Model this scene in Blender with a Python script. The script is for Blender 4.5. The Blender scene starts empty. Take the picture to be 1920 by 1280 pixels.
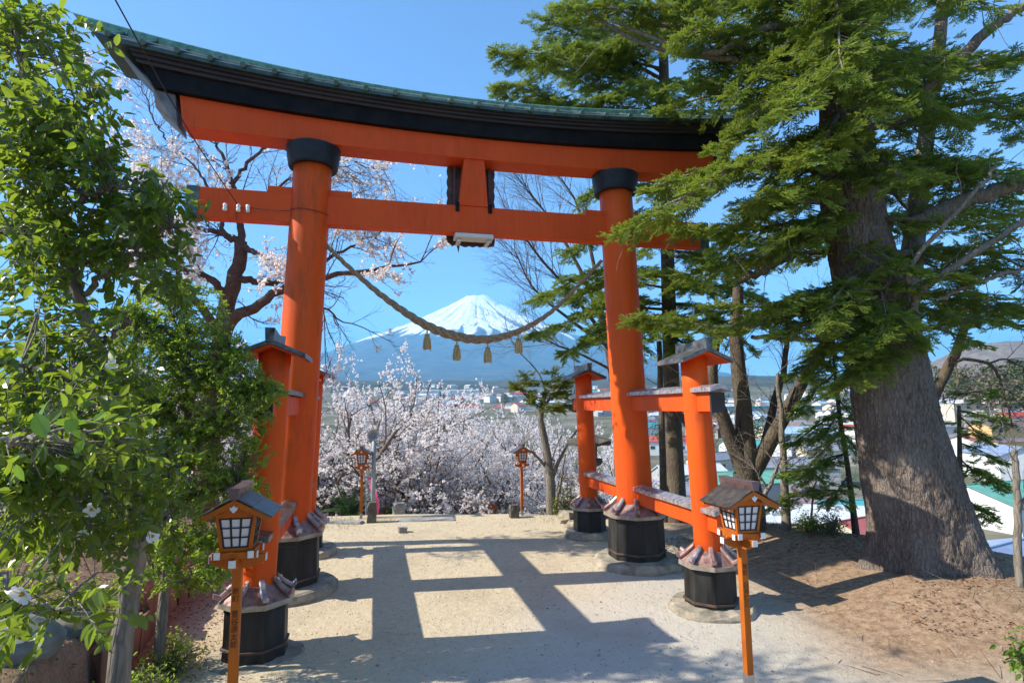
import bpy, math, random
import numpy as np
from mathutils import Vector, Matrix

random.seed(11)
RNG = np.random.default_rng(11)
R_ = math.radians
SC = bpy.context.scene
COL = SC.collection

# ------------------------------------------------------------------ camera numbers
FPX, PITCH, ROLL = 1068.95, 0.1158, -0.0092
CAM = np.array([0.0, 0.0, 3.0])
_cr, _sr, _cp, _sp = math.cos(ROLL), math.sin(ROLL), math.cos(PITCH), math.sin(PITCH)
_R0 = np.array([1.0, 0, 0]); _U0 = np.array([0, -_sp, _cp]); _F0 = np.array([0, _cp, _sp])


def at(u, v, Y):
    """survey point: photograph pixel (1920 wide) at a distance of Y metres along the path"""
    a, b = u - 960.0, v - 640.0
    uu = _cr * a + _sr * b
    vv = -_sr * a + _cr * b
    d = _F0 + _R0 * uu / FPX - _U0 * vv / FPX
    return CAM + d * (Y / d[1])


def pts_at(l):
    return np.array([at(*p) for p in l])


# ------------------------------------------------------------------ object helpers
def link(o):
    COL.objects.link(o)
    return o


def tag(o, label=None, cat=None, group=None, kind=None):
    if label: o['label'] = label
    if cat: o['category'] = cat
    if group: o['group'] = group
    if kind: o['kind'] = kind
    return o


def empty(name, loc=(0, 0, 0), rz=0.0, label=None, cat=None, group=None):
    o = bpy.data.objects.new(name, None)
    o.empty_display_size = 0.2
    o.location = [float(c) for c in loc]
    o.rotation_euler = (0, 0, rz)
    link(o)
    return tag(o, label, cat, group)


def mesh_obj(name, V, Fs, mats, midx=None, parent=None, smooth=False, bevel=0.0, loc=None, attrs=None):
    """V (N,3); Fs: list of int arrays (M,k); midx: material index per array"""
    V = np.asarray(V, dtype=np.float32).reshape(-1, 3)
    me = bpy.data.meshes.new(name)
    loops = []; sizes = []; mi = []
    for i, F in enumerate(Fs):
        F = np.asarray(F, dtype=np.int32)
        if F.size == 0: continue
        loops.append(F.ravel()); sizes.append(np.full(len(F), F.shape[1], np.int32))
        mi.append(np.full(len(F), (midx[i] if midx else 0), np.int32))
    loops = np.concatenate(loops); sizes = np.concatenate(sizes); mi = np.concatenate(mi)
    starts = np.concatenate([[0], np.cumsum(sizes)[:-1]]).astype(np.int32)
    me.vertices.add(len(V)); me.vertices.foreach_set('co', V.ravel())
    me.loops.add(len(loops)); me.loops.foreach_set('vertex_index', loops)
    me.polygons.add(len(sizes)); me.polygons.foreach_set('loop_start', starts)
    me.polygons.foreach_set('material_index', mi)
    me.polygons.foreach_set('use_smooth', np.full(len(sizes), bool(smooth)))
    for m in (mats if isinstance(mats, (list, tuple)) else [mats]):
        me.materials.append(m)
    if attrs:
        for k, a in attrs.items():
            at_ = me.attributes.new(k, 'FLOAT', 'POINT')
            at_.data.foreach_set('value', np.asarray(a, dtype=np.float32))
    me.update(calc_edges=True)
    o = bpy.data.objects.new(name, me)
    if parent is not None: o.parent = parent
    if loc is not None: o.location = loc
    link(o)
    if bevel > 0:
        b = o.modifiers.new('bevel', 'BEVEL'); b.width = bevel; b.segments = 2; b.limit_method = 'ANGLE'
        b.angle_limit = R_(40); b.harden_normals = False
    return o


class MB:
    def __init__(s):
        s.V = []; s.F = {}; s.n = 0

    def add(s, V, F, m=0):
        V = np.asarray(V, float).reshape(-1, 3)
        for f in F:
            s.F.setdefault((m, len(f)), []).append([i + s.n for i in f])
        s.V.append(V); s.n += len(V)
        return s

    def box(s, x0, x1, y0, y1, z0, z1, m=0):
        V = [(x0, y0, z0), (x1, y0, z0), (x1, y1, z0), (x0, y1, z0), (x0, y0, z1), (x1, y0, z1), (x1, y1, z1), (x0, y1, z1)]
        return s.hexa(V, m)

    def hexa(s, V, m=0):
        return s.add(V, [(0, 3, 2, 1), (4, 5, 6, 7), (0, 1, 5, 4), (1, 2, 6, 5), (2, 3, 7, 6), (3, 0, 4, 7)], m)

    def prism(s, poly, y0, y1, m=0):
        """polygon in (x,z) pulled along y"""
        n = len(poly)
        V = [(x, y0, z) for x, z in poly] + [(x, y1, z) for x, z in poly]
        F = [tuple(range(n)), tuple(range(2 * n - 1, n - 1, -1))] + [(i, i + n, (i + 1) % n + n, (i + 1) % n) for i in range(n)]
        return s.add(V, F, m)

    def slab(s, poly, z0, z1, m=0):
        n = len(poly)
        V = [(x, y, z0) for x, y in poly] + [(x, y, z1) for x, y in poly]
        F = [tuple(range(n - 1, -1, -1)), tuple(range(n, 2 * n))] + [(i, (i + 1) % n, (i + 1) % n + n, i + n) for i in range(n)]
        return s.add(V, F, m)

    def loft(s, secs, m=0, cap=True):
        k = len(secs[0]); V = [p for sec in secs for p in sec]; F = []
        for i in range(len(secs) - 1):
            for j in range(k):
                F.append((i * k + j, i * k + (j + 1) % k, (i + 1) * k + (j + 1) % k, (i + 1) * k + j))
        if cap:
            F.append(tuple(range(k - 1, -1, -1))); F.append(tuple(range((len(secs) - 1) * k, len(secs) * k)))
        return s.add(V, F, m)

    def lathe(s, prof, n=32, c=(0, 0), m=0, phase=0.0):
        secs = []
        for r, z in prof:
            secs.append([(c[0] + r * math.cos(phase + 2 * math.pi * j / n), c[1] + r * math.sin(phase + 2 * math.pi * j / n), z) for j in range(n)])
        return s.loft(secs, m)

    def tube(s, P, rad, n=8, m=0):
        V, F, caps = tube_np(np.asarray(P, float), np.asarray(rad, float), n)
        return s.add(V, [tuple(f) for f in F] + [tuple(c) for c in caps], m)

    def build(s, name, mats, parent=None, smooth=False, bevel=0.0, loc=None):
        V = np.concatenate(s.V)
        Fs = []; mi = []
        for (m, k), L in s.F.items():
            Fs.append(np.array(L)); mi.append(m)
        return mesh_obj(name, V, Fs, mats, mi, parent, smooth, bevel, loc)


def tube_np(P, rad, n):
    if np.ndim(rad) == 0: rad = np.full(len(P), float(rad))
    T = np.gradient(P, axis=0) if len(P) > 2 else np.repeat((P[-1:] - P[:1]), len(P), 0)
    T = T / (np.linalg.norm(T, axis=1, keepdims=True) + 1e-9)
    ref = np.array([0, 0, 1.0]) if abs(T[0][2]) < .9 else np.array([1.0, 0, 0])
    u = np.cross(T[0], ref); u /= np.linalg.norm(u)
    an = 2 * np.pi * np.arange(n) / n
    V = []
    for i in range(len(P)):
        u = u - T[i] * np.dot(u, T[i]); u /= (np.linalg.norm(u) + 1e-9)
        w = np.cross(T[i], u)
        V.append(P[i] + rad[i] * (np.cos(an)[:, None] * u + np.sin(an)[:, None] * w))
    V = np.concatenate(V)
    i = np.arange(len(P) - 1)[:, None] * n; j = np.arange(n)[None, :]; j2 = (j + 1) % n
    F = np.stack([i + j, i + j2, i + n + j2, i + n + j], -1).reshape(-1, 4)
    return V, F, [list(range(n - 1, -1, -1)), list(range((len(P) - 1) * n, len(P) * n))]


def spline(P, n):
    """Catmull-Rom through the points"""
    P = np.asarray(P, float); k = len(P)
    if k < 3:
        t = np.linspace(0, 1, n)[:, None]; return P[0] * (1 - t) + P[-1] * t
    Q = np.vstack([2 * P[0] - P[1], P, 2 * P[-1] - P[-2]])
    out = []
    for t in np.linspace(0, k - 1 - 1e-6, n):
        i = int(t); f = t - i; a, b, c, d = Q[i:i + 4]
        out.append(.5 * ((2 * b) + (c - a) * f + (2 * a - 5 * b + 4 * c - d) * f * f + (3 * b - a - 3 * c + d) * f ** 3))
    return np.array(out)


def segs_np(P0, P1, r0, r1, n=3):
    """many separate little prisms at once"""
    P0 = np.asarray(P0); P1 = np.asarray(P1); N = len(P0)
    T = P1 - P0; T = T / (np.linalg.norm(T, axis=1, keepdims=True) + 1e-9)
    ref = np.where(np.abs(T[:, 2:3]) < .9, np.array([[0, 0, 1.0]]), np.array([[1.0, 0, 0]]))
    u = np.cross(T, ref); u /= (np.linalg.norm(u, axis=1, keepdims=True) + 1e-9); w = np.cross(T, u)
    an = 2 * np.pi * np.arange(n) / n
    ring = np.cos(an)[None, :, None] * u[:, None, :] + np.sin(an)[None, :, None] * w[:, None, :]
    V = np.concatenate([P0[:, None, :] + ring * np.asarray(r0)[:, None, None], P1[:, None, :] + ring * np.asarray(r1)[:, None, None]], 1)
    j = np.arange(n); j2 = (j + 1) % n
    f = np.stack([j, j2, j2 + n, j + n], -1)
    F = (np.arange(N) * 2 * n)[:, None, None] + f[None]
    return V.reshape(-1, 3), F.reshape(-1, 4)


def inst_np(TV, TF, P, X, Y, Z, S):
    """copies of a small template: P (N,3) places, X/Y/Z axes, S scales"""
    N = len(P); k = len(TV); S = np.asarray(S)
    if S.ndim == 1: S = S[:, None]
    W = (TV[None, :, 0, None] * X[:, None, :] + TV[None, :, 1, None] * Y[:, None, :] + TV[None, :, 2, None] * Z[:, None, :])
    V = P[:, None, :] + W * S[:, None, :]
    F = (np.arange(N) * k)[:, None, None] + np.asarray(TF)[None]
    return V.reshape(-1, 3), F.reshape(-1, np.asarray(TF).shape[1])


def nrm(a):
    return a / (np.linalg.norm(a, axis=-1, keepdims=True) + 1e-9)


def frames(D, up):
    X = nrm(D); Z = nrm(up - X * np.sum(up * X, -1, keepdims=True)); return X, np.cross(Z, X), Z


# ------------------------------------------------------------------ numpy noise
def _hash(ix, iy, seed):
    h = (ix.astype(np.int64) * 374761393 + iy.astype(np.int64) * 668265263 + seed * 1442695041) & 0xffffffff
    h = ((h ^ (h >> 13)) * 1274126177) & 0xffffffff
    return ((h ^ (h >> 16)) & 0xffff) / 65535.0


def vnoise(x, y, seed=0):
    x = np.asarray(x, float); y = np.asarray(y, float)
    ix = np.floor(x); iy = np.floor(y); fx = x - ix; fy = y - iy
    fx = fx * fx * (3 - 2 * fx); fy = fy * fy * (3 - 2 * fy)
    a = _hash(ix, iy, seed); b = _hash(ix + 1, iy, seed); c = _hash(ix, iy + 1, seed); d = _hash(ix + 1, iy + 1, seed)
    return (a * (1 - fx) + b * fx) * (1 - fy) + (c * (1 - fx) + d * fx) * fy


def fbm(x, y, seed=0, o=4):
    s = 0; a = .5
    for i in range(o):
        s = s + a * (vnoise(x, y, seed + i * 17) - .5); x = x * 2.03; y = y * 2.03; a *= .5
    return s


def sstep(a, b, x):
    t = np.clip((x - a) / (b - a), 0, 1); return t * t * (3 - 2 * t)


# ------------------------------------------------------------------ materials
class NT:
    def __init__(s, name):
        s.m = bpy.data.materials.new(name); s.m.use_nodes = True
        s.t = s.m.node_tree; s.n = s.t.nodes; s.l = s.t.links
        s.b = s.n['Principled BSDF']; s.out = s.n['Material Output']
        s._tc = None

    def node(s, t, **k):
        n = s.n.new(t)
        for a, b in k.items(): setattr(n, a, b)
        return n

    def set(s, node, key, val):
        if isinstance(val, bpy.types.NodeSocket): s.l.new(val, node.inputs[key])
        else:
            if isinstance(val, tuple) and len(val) == 3 and node.inputs[key].type == 'RGBA': val = (*val, 1)
            node.inputs[key].default_value = val

    def coord(s, scale=(1, 1, 1), kind='Object', rot=(0, 0, 0)):
        if s._tc is None: s._tc = s.node('ShaderNodeTexCoord')
        mp = s.node('ShaderNodeMapping'); s.l.new(s._tc.outputs[kind], mp.inputs[0])
        mp.inputs['Scale'].default_value = scale; mp.inputs['Rotation'].default_value = rot
        return mp.outputs[0]

    def noise(s, scale=5, detail=4, rough=.55, vec=None, dist=0.0):
        n = s.node('ShaderNodeTexNoise'); n.inputs['Scale'].default_value = scale
        n.inputs['Detail'].default_value = detail; n.inputs['Roughness'].default_value = rough; n.inputs['Distortion'].default_value = dist
        s.l.new(vec if vec is not None else s.coord(), n.inputs['Vector']); return n.outputs['Fac']

    def voro(s, scale=5, vec=None, feature='F1', out='Distance'):
        n = s.node('ShaderNodeTexVoronoi', feature=feature); n.inputs['Scale'].default_value = scale
        s.l.new(vec if vec is not None else s.coord(), n.inputs['Vector']); return n.outputs[out]

    def ramp(s, fac, stops, interp='LINEAR'):
        r = s.node('ShaderNodeValToRGB'); r.color_ramp.interpolation = interp
        e = r.color_ramp.elements
        while len(e) < len(stops): e.new(.5)
        for i, (p, c) in enumerate(stops):
            e[i].position = p
            c = c if isinstance(c, tuple) else (c, c, c)
            e[i].color = (*c[:3], 1)
        s.l.new(fac, r.inputs[0]); return r.outputs[0]

    def mix(s, fac, a, b, mode='MIX'):
        n = s.node('ShaderNodeMix', data_type='RGBA', blend_type=mode)
        for k, v in ((0, fac), (6, a), (7, b)):
            if isinstance(v, bpy.types.NodeSocket): s.l.new(v, n.inputs[k])
            else: n.inputs[k].default_value = (*v, 1) if isinstance(v, tuple) else v
        return n.outputs[2]

    def math(s, op, a, b=0.0, clamp=False):
        n = s.node('ShaderNodeMath', operation=op, use_clamp=clamp)
        for k, v in ((0, a), (1, b)):
            if isinstance(v, bpy.types.NodeSocket): s.l.new(v, n.inputs[k])
            else: n.inputs[k].default_value = v
        return n.outputs[0]

    def attr(s, name):
        n = s.node('ShaderNodeAttribute'); n.attribute_name = name; return n.outputs['Fac']

    def isl(s):
        return s.node('ShaderNodeNewGeometry').outputs['Random Per Island']

    def bump(s, h, strength=.3, dist=.02):
        n = s.node('ShaderNodeBump'); n.inputs['Strength'].default_value = strength; n.inputs['Distance'].default_value = dist
        s.l.new(h, n.inputs['Height']); s.l.new(n.outputs[0], s.b.inputs['Normal']); return s

    def p(s, **k):
        for a, v in k.items(): s.set(s.b, a.replace('_', ' '), v)
        return s


def paint(name, c1, c2, rough=.55, grime=.35, gcol=(.12, .05, .025), scale=1.0, spec=.22):
    t = NT(name)
    n1 = t.noise(1.3 * scale, 5, .6, t.coord((1, 1, .35))); n2 = t.noise(9 * scale, 6, .65, t.coord((1, 1, .22)))
    col = t.mix(t.ramp(n1, [(.35, 0.), (.68, 1.)]), c1, c2)
    # sun-faded streaks running with the grain
    col = t.mix(t.ramp(t.noise(16 * scale, 4, .7, t.coord((1, 1, .06))), [(.5, 0.), (.75, .35)]), col, tuple(min(1, q * 1.25 + .03) for q in c2))
    big = t.ramp(t.noise(.8 * scale, 3, .6, t.coord((1, 1, .6))), [(.50, 0.), (.66, 1.)])
    g = t.math('MULTIPLY', t.ramp(n2, [(.46, 0.), (.70, 1.)]), big)
    col = t.mix(t.math('MULTIPLY', g, grime), col, gcol)
    crack = t.ramp(t.noise(30 * scale, 3, .6, t.coord((1, 1, .035))), [(.27, 1.), (.31, 0.)])
    col = t.mix(t.math('MULTIPLY', crack, .55), col, tuple(q * .35 for q in c2))
    spk = t.ramp(t.noise(38 * scale, 2), [(.73, 0.), (.78, 1.)])
    col = t.mix(t.math('MULTIPLY', spk, .3), col, (.72, .36, .22))
    t.p(Base_Color=col, Roughness=t.ramp(n2, [(.3, rough - .12), (.8, rough + .18)]), Specular_IOR_Level=spec)
    t.bump(t.math('SUBTRACT', t.noise(22 * scale, 5, .6, t.coord((1, 1, .12))), t.math('MULTIPLY', crack, .8)), .22, .012)
    return t.m


def plain(name, col, rough=.6, metal=0.0, var=.12, scale=6, bump=.1, spec=.5, aniso=(1, 1, 1)):
    t = NT(name)
    n = t.noise(scale, 5, .6, t.coord(aniso))
    d = tuple(c * (1 - var * 1.6) for c in col); l = tuple(min(1, c * (1 + var)) for c in col)
    t.p(Base_Color=t.ramp(n, [(.3, d), (.7, l)]), Roughness=t.ramp(n, [(.3, max(.02, rough - .08)), (.7, min(1, rough + .08))]), Metallic=metal, Specular_IOR_Level=spec)
    if bump: t.bump(n, bump, .01)
    return t.m


def leafmat(name, cols, trans=.35, rough=.4, tcol=None, spec=.4, tint=False):
    t = NT(name)
    fac = t.isl()
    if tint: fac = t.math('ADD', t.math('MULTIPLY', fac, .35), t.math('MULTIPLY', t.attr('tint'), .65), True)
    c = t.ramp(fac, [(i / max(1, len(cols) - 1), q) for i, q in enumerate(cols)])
    t.p(Base_Color=c, Roughness=rough, Specular_IOR_Level=spec)
    tr = t.node('ShaderNodeBsdfTranslucent')
    if tcol is None: t.l.new(t.mix(.0, c, (1, 1, 1)), tr.inputs[0])
    else: t.l.new(t.mix(.75, c, tcol), tr.inputs[0])
    mx = t.node('ShaderNodeMixShader'); mx.inputs[0].default_value = trans
    t.l.new(t.b.outputs[0], mx.inputs[1]); t.l.new(tr.outputs[0], mx.inputs[2]); t.l.new(mx.outputs[0], t.out.inputs[0])
    return t.m


def barkmat(name, c1, c2, c3=None, scale=6, stretch=.22, strength=.6, warp=.05):
    t = NT(name)
    v = t.coord((1, 1, stretch))
    nw = t.node('ShaderNodeTexNoise'); nw.inputs['Scale'].default_value = scale * .8; nw.inputs['Detail'].default_value = 3
    t.l.new(v, nw.inputs['Vector'])
    sc = t.node('ShaderNodeVectorMath', operation='SCALE'); sc.inputs['Scale'].default_value = warp * 6 / scale * 2
    t.l.new(nw.outputs['Color'], sc.inputs[0])
    ad = t.node('ShaderNodeVectorMath', operation='ADD'); t.l.new(v, ad.inputs[0]); t.l.new(sc.outputs[0], ad.inputs[1])
    w = ad.outputs[0]
    f = t.voro(scale * 1.6, w, 'DISTANCE_TO_EDGE'); n = t.noise(scale * 2.5, 4, .65, v)
    pl = t.voro(scale * 1.6, w, 'F1', 'Color')
    h = t.math('ADD', t.math('MULTIPLY', t.ramp(f, [(0., .25), (.16, 1.)]), .45), t.math('MULTIPLY', n, .85))
    col = t.mix(t.ramp(h, [(.25, 0.), (.95, 1.)]), c1, c2)
    col = t.mix(t.ramp(pl, [(.2, 0.), (.9, .45)]), col, tuple(min(1, q * 1.5) for q in c2))
    if c3: col = t.mix(t.ramp(t.noise(1.1, 4), [(.45, 0.), (.7, .6)]), col, c3)
    t.p(Base_Color=col, Roughness=.92, Specular_IOR_Level=.2)
    t.bump(h, strength, .04)
    return t.m


M = {}
M['vermilion'] = paint('vermilion_paint', (.76, .088, .007), (.66, .068, .006))
M['vermilion_post'] = paint('vermilion_post_paint', (.78, .104, .006), (.66, .076, .006), grime=.8, gcol=(.10, .055, .025), scale=.8)
M['lantern_paint'] = paint('lantern_orange_paint', (.50, .128, .010), (.38, .090, .010), rough=.5, grime=.3, scale=3)
M['black'] = plain('black_paint', (.012, .010, .010), .62, var=.5, scale=4, bump=.08, spec=.15)
M['tar'] = plain('weathered_black_board', (.024, .023, .021), .55, var=.7, scale=5, bump=.3, aniso=(1, 1, .2), spec=.35)
M['ledge'] = plain('dark_brown_board', (.035, .022, .018), .6, var=.4, scale=5, aniso=(.2, 1, 1))
M['ring'] = plain('black_capital_paint', (.020, .022, .026), .5, var=.3, spec=.25)
M['patina'] = plain('green_copper_patina', (.16, .36, .27), .55, metal=.15, var=.35, scale=7)
M['roofcopper'] = plain('dark_copper_sheet', (.045, .075, .062), .45, metal=.3, var=.4, scale=5)
M['batten'] = plain('oxidised_batten', (.10, .17, .15), .38, metal=.5, var=.4)
M['capgreen'] = plain('green_grey_end_cap', (.10, .14, .11), .45, metal=.3, var=.4)
M['greyend'] = plain('grey_end_board', (.16, .15, .145), .55, var=.3)
M['copper'] = plain('red_copper_sheet', (.40, .245, .205), .34, metal=.4, var=.35, scale=9, bump=.25)
M['copperpale'] = plain('pale_copper_edge', (.42, .36, .28), .4, metal=.45, var=.3)
M['tin'] = plain('silvery_copper_sheet', (.46, .40, .39), .30, metal=.5, var=.35, scale=14, bump=.5)
M['capsheet'] = plain('grey_copper_cap_sheet', (.16, .155, .15), .36, metal=.5, var=.5, scale=8, bump=.3)
M['iron'] = plain('rusty_hoop', (.10, .06, .04), .7, var=.4)
M['white'] = plain('white_paint', (.75, .74, .70), .5, var=.08)
M['porcelain'] = plain('white_porcelain', (.85, .84, .80), .15, var=.03, bump=0)
M['paper'] = plain('milky_window_pane', (.66, .62, .61), .35, var=.05, scale=3, bump=0)
M['lattice'] = plain('black_lattice_wood', (.015, .012, .011), .55, var=.3)
M['brownroof'] = plain('brown_copper_roof', (.085, .072, .062), .42, metal=.2, var=.3, scale=10)
M['ridgeroof'] = plain('purplish_brown_ridge', (.17, .105, .10), .42, metal=.2, var=.25)
M['steel'] = plain('steel_sleeve', (.42, .42, .42), .38, metal=.8, var=.15)
M['ink'] = plain('black_ink', (.02, .012, .008), .7, var=.1, bump=0)
M['rope'] = plain('straw_rope', (.34, .23, .13), .9, var=.35, scale=30, bump=.5)
M['straw'] = plain('straw_tassel', (.50, .34, .14), .9, var=.3, scale=40, bump=.5, aniso=(1, 1, .1))
M['plaque'] = plain('weathered_plaque_wood', (.10, .055, .045), .7, var=.4, scale=8)
M['fixture'] = plain('lamp_housing_enamel', (.66, .62, .56), .35, var=.08)
M['cable'] = plain('black_cable', (.02, .02, .022), .6, var=.1, bump=0)
M['stone'] = plain('pale_footing_stone', (.34, .29, .21), .9, var=.35, scale=5, bump=.6)
M['rock'] = plain('grey_boulder', (.24, .25, .22), .9, var=.35, scale=3, bump=.6)
M['darkstone'] = plain('weathered_dark_stone', (.12, .11, .085), .9, var=.35, scale=4, bump=.6)
M['greystone'] = plain('grey_stone', (.30, .29, .27), .9, var=.25, scale=4, bump=.5)
M['plank'] = plain('reddish_plank', (.26, .13, .075), .8, var=.4, scale=3, bump=.4, aniso=(1, 1, .15))
M['polepaint'] = plain('grey_blue_pole_paint', (.28, .34, .37), .45, var=.1)
M['horn'] = plain('grey_horn_enamel', (.38, .39, .39), .4, var=.1)
M['pink'] = plain('pink_cloth', (.80, .10, .24), .8, var=.08)
M['twig'] = barkmat('brown_twig_bark', (.05, .032, .022), (.15, .105, .08), scale=12)
M['bark_fir'] = barkmat('flaky_fir_bark', (.052, .041, .033), (.185, .145, .115), (.27, .235, .20), scale=13, stretch=.30, strength=1.0, warp=.10)
M['bark_pale'] = barkmat('pale_fir_bark', (.06, .047, .038), (.36, .30, .25), (.42, .37, .32), scale=14, stretch=.4, strength=.9)
M['bark_dark'] = barkmat('dark_bark', (.028, .021, .016), (.125, .095, .07), (.17, .15, .09), scale=14)
M['bark_cherry'] = barkmat('cherry_bark', (.045, .028, .024), (.155, .095, .075), scale=9, stretch=1.6)
M['bark_valley'] = barkmat('grey_brown_cherry_bark', (.075, .055, .045), (.21, .16, .13), scale=9, stretch=1.2)
M['bark_grey'] = barkmat('grey_bark', (.08, .07, .055), (.22, .19, .15), scale=10)
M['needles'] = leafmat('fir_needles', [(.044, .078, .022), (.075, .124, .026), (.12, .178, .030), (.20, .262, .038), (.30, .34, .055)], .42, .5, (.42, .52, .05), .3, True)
M['needles_b'] = leafmat('fir_needles_sunny', [(.055, .10, .024), (.11, .18, .030), (.19, .27, .042), (.30, .34, .07)], .38, .5, (.42, .52, .06), .3, True)
M['needles_yellow'] = leafmat('yew_needles', [(.10, .13, .02), (.18, .21, .03), (.30, .32, .04)], .4, .5, None, .3, True)
M['camellia'] = leafmat('camellia_leaf', [(.034, .064, .013), (.060, .102, .017), (.10, .150, .020), (.044, .082, .018), (.15, .20, .025), (.055, .095, .02)], .48, .26, (.38, .52, .035), .5)
M['youngleaf'] = leafmat('young_camellia_leaf', [(.14, .27, .02), (.20, .33, .03)], .4, .3, (.35, .55, .04), .5)
M['yellowleaf'] = leafmat('yellowed_leaf', [(.55, .38, .02), (.45, .25, .03)], .4, .4)
M['holly'] = leafmat('small_shrub_leaf', [(.10, .17, .022), (.17, .26, .03), (.26, .36, .035), (.12, .20, .03)], .55, .35, (.60, .78, .06), .4)
M['bushleaf'] = leafmat('yellow_green_leaf', [(.12, .15, .02), (.20, .20, .03), (.07, .11, .02)], .35, .45)
M['brightleaf'] = leafmat('bright_green_leaf', [(.10, .21, .02), (.17, .28, .03), (.07, .15, .02)], .4, .4)
M['cycad'] = leafmat('cycad_frond', [(.025, .07, .015), (.06, .13, .02)], .25, .4)
M['blossom'] = leafmat('cherry_blossom', [(.93, .87, .84), (.94, .90, .87), (.91, .83, .81), (.95, .92, .89)], .5, .7, (1.0, .94, .91), .2)
M['petal'] = leafmat('white_petal', [(.85, .80, .74), (.88, .85, .80)], .35, .5)
M['farleaf'] = leafmat('far_tree_leaf', [(.05, .075, .025), (.10, .12, .035), (.16, .15, .06)], .2, .7)
M['fardark'] = leafmat('far_dark_leaf', [(.022, .042, .02), (.04, .065, .028)], .15, .7)
M['farbrown'] = leafmat('far_bare_crown', [(.17, .12, .085), (.22, .16, .12)], .2, .8)
M['grass'] = leafmat('thin_grass', [(.10, .14, .04), (.20, .20, .08), (.30, .24, .12)], .3, .6)
M['litter'] = leafmat('dry_leaf_litter', [(.20, .085, .05), (.30, .15, .08), (.14, .07, .045), (.38, .24, .14)], .1, .7)
M['pebble'] = leafmat('small_pebbles', [(.30, .27, .23), (.42, .37, .30), (.22, .20, .18), (.50, .46, .40)], .0, .85)
M['fuji'] = None
def windowglass():
    t = NT('dark_window_glass'); t.p(Base_Color=(.05, .065, .075), Roughness=.08, Specular_IOR_Level=.6); return t.m
M['glass'] = windowglass()
M['wallwhite'] = plain('white_plaster', (.72, .71, .68), .7, var=.05, scale=1, bump=0)
M['wallcream'] = plain('cream_plaster', (.62, .55, .42), .7, var=.06, scale=1, bump=0)
M['wallyellow'] = plain('ochre_plaster', (.62, .40, .16), .7, var=.06, scale=1, bump=0)
M['wallgrey'] = plain('grey_siding', (.38, .38, .37), .7, var=.08, scale=1, bump=0)
M['wallpink'] = plain('dull_pink_siding', (.42, .30, .33), .7, var=.08, scale=1, bump=0)
M['concrete'] = plain('grey_concrete', (.40, .40, .38), .8, var=.12, scale=.6, bump=0)


def roofmat(name, col, k=2.2, metal=0.0, rough=.45):
    """standing seams or tile courses, along the slope"""
    t = NT(name)
    w = t.node('ShaderNodeTexWave', wave_type='BANDS', bands_direction='X'); w.inputs['Scale'].default_value = k
    t.l.new(t.coord(), w.inputs['Vector'])
    n = t.noise(.7, 4)
    c = t.ramp(n, [(.3, tuple(x * .8 for x in col)), (.7, tuple(min(1, x * 1.12) for x in col))])
    c = t.mix(t.ramp(w.outputs[1], [(.78, 0.), (.95, .5)]), c, tuple(x * .45 for x in col))
    t.p(Base_Color=c, Roughness=rough, Metallic=metal); t.bump(w.outputs[1], .5, .05)
    return t.m


M['roofgreen'] = roofmat('green_sheet_roof', (.16, .42, .30))
M['roofteal'] = roofmat('teal_sheet_roof', (.10, .42, .42))
M['roofblue'] = roofmat('blue_grey_sheet_roof', (.30, .36, .50), .9, .1, .35)
M['roofred'] = roofmat('red_sheet_roof', (.52, .12, .09))
M['roofgrey'] = roofmat('grey_tile_roof', (.26, .27, .30), 3.5)
M['roofwhite'] = roofmat('pale_grey_sheet_roof', (.66, .68, .70), 1.2)
M['roofbrown'] = roofmat('brown_tile_roof', (.25, .18, .16), 3.0)
M['roofsky'] = roofmat('light_blue_sheet_roof', (.40, .55, .66), 1.5)

# ------------------------------------------------------------------ terrain
TO = np.array([-0.7168, 10.6357]); TH = 0.2347
TA = np.array([math.cos(TH), math.sin(TH)]); TB = np.array([-math.sin(TH), math.cos(TH)])


def tor(a, b, z=0.0):
    q = TO + TA * a + TB * b
    return np.array([q[0], q[1], z])


PD = np.array([0, 60, 120, 300, 600, 1000, 1500, 2500, 4000, 6000, 8000, 60000.])
PZ = np.array([-22, -22, -20, -14, -2, 16, 40, 95, 190, 275, 250, 250.])
FUJI = at(893, 640, 15000)


def plain_z(x, y):
    D = np.hypot(x, y)
    z = np.interp(D, PD, PZ)
    fd = np.hypot(x - FUJI[0], y - FUJI[1])
    an = np.arctan2(x, np.maximum(y, 1e-3))
    rise = 44 * np.exp(-((an - .82) / .15) ** 2) * sstep(240, 520, D) * sstep(1600, 900, D)
    return z - 60 * sstep(9600, 9000, fd) + np.where(y > 0, rise, 0)


def bank_x(y):
    return np.where(y < 6.6, -4.45 + (6.6 - y) * .42, np.where(y < 9, -4.45 - (y - 6.6) * .33, -5.25 - (y - 9) * .12))


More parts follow.
